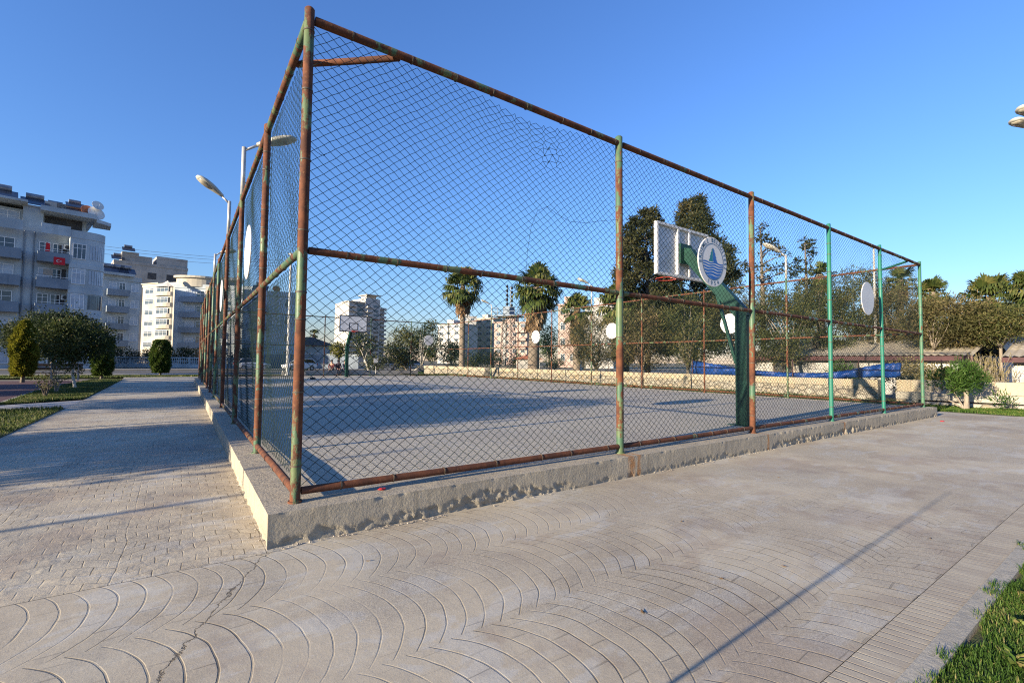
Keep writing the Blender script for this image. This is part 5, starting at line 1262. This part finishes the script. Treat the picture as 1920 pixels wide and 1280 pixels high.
weeds = []
for k in range(26):
    x = rng.uniform(1.8, 4.2); y = rng.uniform(-3.9, -3.47); n = rng.integers(5, 10); a = rng.uniform(0, 6.28, n)
    D = np.stack([np.cos(a), np.sin(a), rng.uniform(.25, .8, n)], 1); weeds.append(leaves(rng, np.tile((x, y, GZ + .025), (n, 1)), D, .055, .026, .85))
V, F, T = join(weeds); o = fast('clover_leaves', V, F, M['grass'], None, T); o['kind'] = 'stuff'; tag(o, 'broad weed leaves among the near lawn grass', 'weeds')
lawn('shaded turf patch left of the path, nearer of two', [(-8, 3.5), (-3.32, 3.5), (-3.27, 7.2), (-3.32, 13.0), (-4.4, 13.1), (-8, 13.1)], 42000, .085, .016, GZ + .005, 'dullgrass', 304)
lawn('turf patch round the small white-trunked tree, farther of two', [(-5.0, 15.1), (-3.40, 16.6), (-3.80, 33.2), (-5.2, 33.0), (-5.58, 24.6)], 40000, .09, .02, GZ + .005, 'dullgrass', 305)
lawn('grass verge along the road beyond the path', [(-13, 38.1), (6, 38.1), (6, 39.4), (-13, 43.5)], 14000, .12, .04, GZ - .02, 'dullgrass', 306)
lawn('weedy grass strip between the far side fence and the stone wall', [(16.35, 1.5), (20.2, 1.5), (20.2, 36), (16.35, 36)], 42000, .13, .022, -.17, 'dullgrass', 307)
lawn('bright grass strip at the foot of the stepped wall', [(16.4, .95), (17.8, .8), (18.25, .3), (18.45, -1.2), (18.5, -3.2), (22.0, -4), (21.0, 1.2), (20, 2.2), (16.4, 1.6)], 32000, .085, .012, GZ + .005, 'grass', 308)
lawn('grass at the foot of the low rubble wall beyond the rear corner', [(20, 43.5), (36, 43.0), (36, 46), (20, 46)], 6000, .2, .05, GZ - .02, 'grass', 309)
# ---------------------------------------------------------------- street furniture, vehicles, people
p = G(88, 710); q = G(158, 709)
L_ = 3.0
bt = thing('park_bench', 'dark timber park bench with its back to the path, under the broad tree', 'bench', ((p[0] + q[0]) / 2 - .2, (p[1] + q[1]) / 2 - 3, GZ), .05)
MB().box(-1.35, 1.35, -.02, .02, .62, .78).box(-1.35, 1.35, -.025, .015, .81, .98).build('backrest', M['wood'], bt)
MB().box(-1.35, 1.35, .06, .2, .42, .46).box(-1.35, 1.35, .22, .36, .42, .46).box(-1.35, 1.35, .38, .52, .42, .46).build('seat', M['wood'], bt)
for x in (-1.15, 0, 1.15): MB().bar((x, -.05, 1.0), (x, .08, 0), .06, .05).bar((x, .08, .40), (x, .5, .40), .05, .04).bar((x, .46, .40), (x, .52, 0), .05, .05).build('leg', M['band'], bt)

def pole_light(loc, H, label, r=.055, arm=None, cat='street lamp', mname='whitepole', group=None):
    t = thing('street_lamp', label, cat, loc, 0, group)
    MB().lathe([(r * 1.9, 0), (r * 1.9, .12), (r * 1.25, .14), (r * .75, H)], sides=12).build('pole', M[mname], t, smooth=True)
    for a in (arm or []):
        c, l = MB(), MB(); st = Vector((0, 0, H - .1)); e = Vector(a[0]) + st; no = Vector(a[1]) + st
        MB().tube([st, e], r * .5, 8).build('arm', M[mname], t); cobra(c, l, e, no, a[2], a[2] * .6); c.build('lamp_head', M['lamp'], t, smooth=True); l.build('lens', M['lens'], t, smooth=True)
    return t
p = G(539, 701, -.1); pole_light((p[0], p[1], GZ), ZV(548, 492, 43) - GZ, 'tall thin whitened lamp post seen through the path-side fence', .11, [((0, .3, .05), (.1, .9, .12), .16)])
p = XY(1948, 15.0)
hl = ZV(1900, 236, 15.0) - GZ
pole_light((p[0], p[1], GZ), hl + .15, 'tall lamp post with two cobra heads reaching in at the upper right', .07, [((-.48, .05, -.06), (-1.22, .20, .04), .20), ((-.42, -.02, .30), (-1.12, .0, .42), .22)], group=None)
p = XY(1643, 24, -.3); pole_light((p[0], p[1], -.3), ZV(1643, 462, 24) + .3, 'thin white lamp post behind the blank bluish disc', .055, [((-.05, 0, .08), (-.3, 0, .12), .09)])
p = XY(1092, 40, -.3); t = thing('utility_pole', 'short white concrete utility pole right of the largest palm', 'utility pole', (p[0], p[1], -.3))
hp = ZV(1092, 612, 40) + .3; MB().box(-.13, .13, -.13, .13, 0, hp).build('pole', M['whitepole'], t, bevel=.03); MB().box(-.6, .6, -.05, .05, hp - .35, hp - .25).build('crossarm', M['galv'], t)
# unseen poles, added and shaped for their shadows across the foreground and the path
t = thing('shadow_pole', 'unseen thin leaning pole beside the camera, added for its shadow across the foreground', 'pole', (-1.55, -2.85, GZ))
MB().tube([(0, 0, 0), (.0, -.2, .9), (0, -.4, 1.76)], [.012, .010, .005], 8).build('shaft', M['whitepole'], t)
pole_light((-13.0, .35, GZ), 3.6, 'unseen thin short post left of the path, added for its shadow across it', .04)

# lattice mast with platform and a stack of lamps
zd = 64; p = XY(953, zd, -.3); hT = ZV(953, 594, zd) + .3; hL = ZV(953, 536, zd) + .3
t = thing('floodlight_mast', 'lattice steel mast with a platform and a stack of floodlights before the pink block', 'mast', (p[0], p[1], -.3), .5)
mb = MB(); w0, w1 = .95, .55; nb = 9
def cw(z): return w0 + (w1 - w0) * min(1, z / hT)
for sx in (-1, 1):
    for sy in (-1, 1): mb.bar((sx * w0, sy * w0, 0), (sx * w1, sy * w1, hT), .09)
for k in range(nb):
    z0, z1 = hT * k / nb, hT * (k + 1) / nb; a, b = cw(z0), cw(z1)
    for s in (-1, 1):
        mb.bar((-a, s * a, z0), (b, s * b, z1), .05).bar((a, s * a, z0), (-b, s * b, z1), .05).bar((s * a, -a, z0), (s * b, b, z1), .05).bar((s * a, a, z0), (s * b, -b, z1), .05)
        mb.bar((-b, s * b, z1), (b, s * b, z1), .05)
mb.build('lattice', M['maststeel'], t)
mb = MB().box(-1.7, 1.7, -1.7, 1.7, hT, hT + .15)
for s in (-1, 1):
    for zz in (.6, 1.15): mb.bar((-1.7, s * 1.7, hT + zz), (1.7, s * 1.7, hT + zz), .05).bar((s * 1.7, -1.7, hT + zz), (s * 1.7, 1.7, hT + zz), .05)
    for x in (-1.7, -.85, 0, .85, 1.7): mb.bar((x, s * 1.7, hT), (x, s * 1.7, hT + 1.15), .05).bar((s * 1.7, x, hT), (s * 1.7, x, hT + 1.15), .05)
mb.build('platform', M['band'], t)
MB().bar((-.5, 0, hT), (-.5, 0, hL), .08).bar((.5, 0, hT), (.5, 0, hL), .08).box(-.8, .8, -.5, .5, hT + .15, hT + 1.4).build('lamp_rack', M['band'], t)
for k in range(5):
    z = hT + 1.7 + (hL - hT - 1.7) * k / 4.2
    for x in (-.72, .72): MB().lathe([(.10, .2), (.24, 0), (.24, -.05), (.1, -.06)], (x, -.1, z), 12, axis='y').build('lamp', M['black'], t)

# overhead wires on the left
for k, (v0, v1) in enumerate(((447, 473), (453, 478), (462, 484))):
    a = W(-200, v0 - 27 + (v1 - v0) * -.9, 64); b = W(520, v1 + 15, 78); mid = [(tuple(a + (b - a) * s - np.array((0, 0, 1.0)) * 1.2 * (1 - (2 * s - 1) ** 2))) for s in np.linspace(0, 1, 14)]
    o = MB().tube(mid, .022, 5).build('power_line', M['black']); tag(o, ['topmost of the three thin power lines beside the large block', 'middle of the three thin power lines beside the large block', 'lowest of the three thin power lines beside the large block'][k], 'power line', 'power lines at left')

# blue tarpaulin slung over the wall fence
def tarp():
    us = [1300, 1325, 1350, 1400, 1450, 1500, 1550, 1600, 1640, 1665, 1690]; tp = [676, 680, 684, 693, 697, 699, 699, 692, 684, 681, 680]; bt_ = [702, 702, 703, 704, 707, 709, 710, 708, 707, 708, 706]
    n = 80; rows = 7; V = []; xw = 20.75
    for k in range(n + 1):
        u = 1300 + 390 * k / n; a = np.interp(u, us, tp); b = np.interp(u, us, bt_)
        A, Bp = on_x(u, a, xw), on_x(u, b, xw)
        for j in range(rows):
            s = j / (rows - 1); q = A + (Bp - A) * s; fold = .05 * sin(u * .11 + s * 5) + .04 * sin(u * .31 + s * 2.0) + .10 * sin(pi * s)
            V.append((q[0] - fold, q[1], q[2] + .012 * sin(u * .5)))
    F = [(k * rows + j, (k + 1) * rows + j, (k + 1) * rows + j + 1, k * rows + j + 1) for k in range(n) for j in range(rows - 1)]
    o = MB().add(V, F).build('tarpaulin', M['tarp'], smooth=True); m = o.modifiers.new('thick', 'SOLIDIFY'); m.thickness = .012
    tag(o, 'long blue tarpaulin sagging along the top of the stone wall', 'tarpaulin')
tarp()
wf = thing('wall_railing', 'thin rusty posts and wires along the top of the stone wall', 'railing', (20.55, 0, 0))
for y in (.6, 3.0, 5.4, 7.8, 10.2, 13, 16): MB().tube([(0, y, .3), (0, y, 1.35)], .018, 6).build('post', M['maroon'], wf)
MB().tube([(0, .6, 1.28), (0, 16, 1.28)], .006, 4).tube([(0, .6, .95), (0, 16, .95)], .006, 4).build('wire', M['tie'], wf)

# cars
def car(loc, rotz, label, paint, van=False):
    t = thing('parked_car', label, 'car', loc, rotz, 'cars parked beyond the court')
    st = [(-2.02, .42, .70, .62), (-1.95, .30, .86, .74), (-1.5, .22, .94, .84), (-.4, .2, .97, .86), (.7, .2, .95, .86), (1.5, .22, .84, .82), (1.9, .3, .72, .70), (2.02, .42, .58, .55)]
    V = []; n = 8
    for x, zl, zh, hw in st: V += [(x, -hw * .9, zl), (x, -hw, zl + .12), (x, -hw, zh - .1), (x, -hw * .86, zh), (x, hw * .86, zh), (x, hw, zh - .1), (x, hw, zl + .12), (x, hw * .9, zl)]
    F = [(i * n + k, i * n + (k + 1) % n, (i + 1) * n + (k + 1) % n, (i + 1) * n + k) for i in range(len(st) - 1) for k in range(n)] + [tuple(range(n))[::-1], tuple((len(st) - 1) * n + k for k in range(n))]
    mb = MB().add(V, F); zr = 1.78 if van else 1.48
    cb = [(-1.92 if not van else -1.98, .84, .72), (-1.45 if not van else -1.8, zr - .06, .58), (-.3, zr, .6), (.25, zr - .05, .58), (1.05, .9, .72)]
    V = [];
    for x, z, hw in cb: V += [(x, -hw, z), (x, hw, z)]
    base = [(x, s * .76, .82) for x, z, hw in cb for s in (-1, 1)]
    # roof skin and side walls
    F = [(2 * i, 2 * i + 1, 2 * i + 3, 2 * i + 2) for i in range(1, 3)]
    mb.add(V, F)
    for s in (0, 1):
        P = [V[2 * i + s] for i in range(5)]; off = .0
        for i in range(4): mb.bar(P[i], P[i + 1], .07, .06)
        mb.bar(P[2], (P[2][0], P[2][1] * 1.2, .88), .09, .05)
    mb.build('body', M[paint], t, bevel=.02)
    g = MB(); g.add([tuple(np.array(v) + np.array((0, 0, -.01))) for v in V], [(0, 1, 3, 2), (6, 7, 9, 8)] + [(0, 2, 4, 6, 8), (9, 7, 5, 3, 1)])
    g.build('glazing', M['carglass'], t, fix=False)
    for x in (-1.25, 1.28):
        for s in (-1, 1):
            w = MB().lathe([(.20, -.1), (.30, -.1), (.315, -.06), (.315, .06), (.30, .1), (.20, .1)], (0, 0, 0), 20, axis='y').build('wheel', M['tyre'], t); w.location = (x, s * .76, .315)
            MB().lathe([(.04, s * .11), (.19, s * .105), (.2, s * .08)], (0, 0, 0), 14, axis='y').build('rim', M['galv'], w)
    for s in (-1, 1):
        MB().box(-2.06, -1.93, s * .62 - .1, s * .62 + .1, .70, .90).build('tail_light', M['tail'], t)
        MB().box(1.9, 2.0, s * .55 - .14, s * .55 + .14, .56, .68).build('headlight', M['frame'], t)
    return t
p = XY(562, 60, -.30); car(p, -2.9, 'white hatchback parked by the grey wall, just right of the corner post', 'carwhite')
p = XY(474, 62, -.30); car(p, .15, 'white car seen through the dense mesh of the path-side fence', 'carwhite')
p = XY(722, 66, -.30); car(p, 2.95, 'silver van with a white roof behind the small white sign', 'carsilver', True)
p = XY(775, 76, -.30); car(p, .2, 'dark parked car right of the walking person', 'carsilver')
p = XY(705, 42.5, GZ); t = thing('notice_sign', 'small blank white notice board on a thin stake beyond the rear fence', 'sign', p)
MB().box(-.2, .2, -.012, .012, ZV(705, 680, 42.5) - GZ, ZV(705, 671.5, 42.5) - GZ).build('board', M['white'], t); MB().tube([(0, .02, 0), (0, .02, .8)], .02, 6).build('stake', M['galv'], t)

# people: one skinned body each, clothing as children
def skinmesh(name, verts, edges, radii, m, parent, sub=1):
    me = bpy.data.meshes.new(name); me.from_pydata(verts, edges, []); me.materials.append(m)
    o = bpy.data.objects.new(name, me); COL.objects.link(o); o.parent = parent
    mod = o.modifiers.new('skin', 'SKIN'); mod.use_smooth_shade = True
    for k, r in enumerate(radii):
        s = me.skin_vertices[0].data[k]; s.radius = (r, r); s.use_root = (k == 0)
    sd = o.modifiers.new('sub', 'SUBSURF'); sd.levels = sub; sd.render_levels = sub
    return o
def person(loc, rotz, label, seated, top, legs, seed):
    rng = random.Random(seed); t = thing('person', label, 'person', loc, rotz)
    hz = .50 if seated else .92
    J = {'pel': (0, 0, hz), 'wai': (0, .01, hz + .2), 'che': (0, .0 + (.07 if seated else .02), hz + .42), 'nec': (0, .03 + (.06 if seated else 0), hz + .56), 'hea': (0, .06 + (.07 if seated else 0), hz + .67), 'cro': (0, .05 + (.07 if seated else 0), hz + .80)}
    for s, q in ((-1, 'l'), (1, 'r')):
        if seated:
            J['hip' + q] = (s * .10, .02, hz - .02); J['kne' + q] = (s * .14, .42, hz - .03); J['ank' + q] = (s * .13, .40, .09); J['toe' + q] = (s * .14, .58, .04)
            J['sho' + q] = (s * .19, .07, hz + .49); J['elb' + q] = (s * .24, .20, hz + .23); J['wri' + q] = (s * .12, .38, hz + .10)
        else:
            st = .16 * s; J['hip' + q] = (s * .09, 0, hz - .04); J['kne' + q] = (s * .10, st * .6 + .04, hz - .46); J['ank' + q] = (s * .10, st, .09); J['toe' + q] = (s * .11, st + .16, .04)
            J['sho' + q] = (s * .19, .02, hz + .49); J['elb' + q] = (s * .25, -st * .5, hz + .21); J['wri' + q] = (s * .24, -st * .5 + .16, hz + .0)
    names = list(J); idx = {k: i for i, k in enumerate(names)}; V = [J[k] for k in names]
    R0 = dict(pel=.13, wai=.12, che=.13, nec=.055, hea=.09, cro=.075, hip=.09, kne=.058, ank=.038, toe=.035, sho=.055, elb=.042, wri=.028)
    Rr = [R0[k] if k in R0 else R0[k[:-1]] for k in names]
    E = [('pel', 'wai'), ('wai', 'che'), ('che', 'nec'), ('nec', 'hea'), ('hea', 'cro')] + [(a + q, b + q) for q in 'lr' for a, b in (('hip', 'kne'), ('kne', 'ank'), ('ank', 'toe'), ('sho', 'elb'), ('elb', 'wri'))] + [('pel', 'hip' + q) for q in 'lr'] + [('che', 'sho' + q) for q in 'lr']
    E = [(idx[a], idx[b]) for a, b in E]
    for q in 'lr':                      # palm and five fingers
        w = np.array(J['wri' + q]); d = unit(w - np.array(J['elb' + q])); s = unit(np.cross(d, (0, 0, 1.0))); wi = idx['wri' + q]
        pm = len(V); V.append(tuple(w + d * .07)); Rr.append(.026); E.append((wi, pm))
        for f, (o, ln) in enumerate(((-.03, .07), (-.01, .085), (.01, .08), (.028, .065))):
            V.append(tuple(w + d * (.09 + ln * .5) + s * o + np.array((0, 0, -.008)))); Rr.append(.009); E.append((pm, len(V) - 1))
            V.append(tuple(w + d * (.09 + ln) + s * o + np.array((0, 0, -.025)))); Rr.append(.008); E.append((len(V) - 2, len(V) - 1))
        V.append(tuple(w + d * .06 - s * .055)); Rr.append(.010); E.append((pm, len(V) - 1))
    body = skinmesh('body', V, E, Rr, M['skin'], t)
    def sub(name, keys, edges, m, extra):
        ii = {k: n for n, k in enumerate(keys)}; skinmesh(name, [J[k] for k in keys], [(ii[a], ii[b]) for a, b in edges], [(R0[k] if k in R0 else R0[k[:-1]]) + extra for k in keys], M[m], t)
    sub('jacket', ['wai', 'pel', 'che', 'shol', 'shor', 'elbl', 'elbr', 'wril', 'wrir'], [('pel', 'wai'), ('wai', 'che'), ('che', 'shol'), ('che', 'shor'), ('shol', 'elbl'), ('shor', 'elbr'), ('elbl', 'wril'), ('elbr', 'wrir')], top, .022)
    sub('trousers', ['pel', 'hipl', 'hipr', 'knel', 'kner', 'ankl', 'ankr'], [('pel', 'hipl'), ('pel', 'hipr'), ('hipl', 'knel'), ('hipr', 'kner'), ('knel', 'ankl'), ('kner', 'ankr')], legs, .016)
    sub('shoes', ['ankl', 'toel'], [('ankl', 'toel')], 'black', .012); sub('shoes', ['ankr', 'toer'], [('ankr', 'toer')], 'black', .012)
    c = Vector(J['cro']); MB().lathe([(.02, .075), (.075, .055), (.098, .0), (.098, -.06), (.08, -.10)], (c.x, c.y - .028, c.z + .005), 14).build('hair', M['hair'], t, smooth=True)
    h = Vector(J['hea']); MB().add([(h.x - .014, h.y + .085, h.z - .01), (h.x + .014, h.y + .085, h.z - .01), (h.x, h.y + .115, h.z - .005), (h.x, h.y + .085, h.z + .03)], [(0, 1, 2), (0, 2, 3), (1, 3, 2)]).build('nose', M['skin'], body)
    for s in (-1, 1): MB().box(h.x + s * .034 - .012, h.x + s * .034 + .012, h.y + .075, h.y + .086, h.z + .022, h.z + .033).build('eye', M['hair'], body)
    return t
for k, (u, tp, lg, lb, rz) in enumerate(((623, 'maroon_cloth', 'beige_cloth', 'person in maroon jacket and pale trousers sitting leftmost of three beyond the rear fence', 2.6), (634, 'maroon_cloth', 'navy_cloth', 'person in a maroon jacket sitting between two others beyond the rear fence', 3.1), (646, 'navy_cloth', 'navy_cloth', 'person in dark navy clothes sitting beside the far hoop post', 3.5))):
    p = XY(u, 41.6, GZ); person((p[0], p[1], GZ), rz, lb, True, tp, lg, 400 + k)
p = XY(634, 41.75, GZ); t = thing('concrete_bench', 'low pale concrete seat under the three sitting people', 'bench', (p[0], p[1], GZ), .05)
MB().box(-1.4, 1.4, -.22, .22, .34, .42).build('seat', M['sidewalk'], t, bevel=.02)
for x in (-1, 1): MB().box(x - .12, x + .12, -.18, .18, 0, .339).build('leg', M['sidewalk'], t)
p = XY(753, 71, GZ); person((p[0], p[1], GZ + .02), 1.3, 'person in dark clothes walking past the silver van', False, 'navy_cloth', 'navy_cloth', 410)
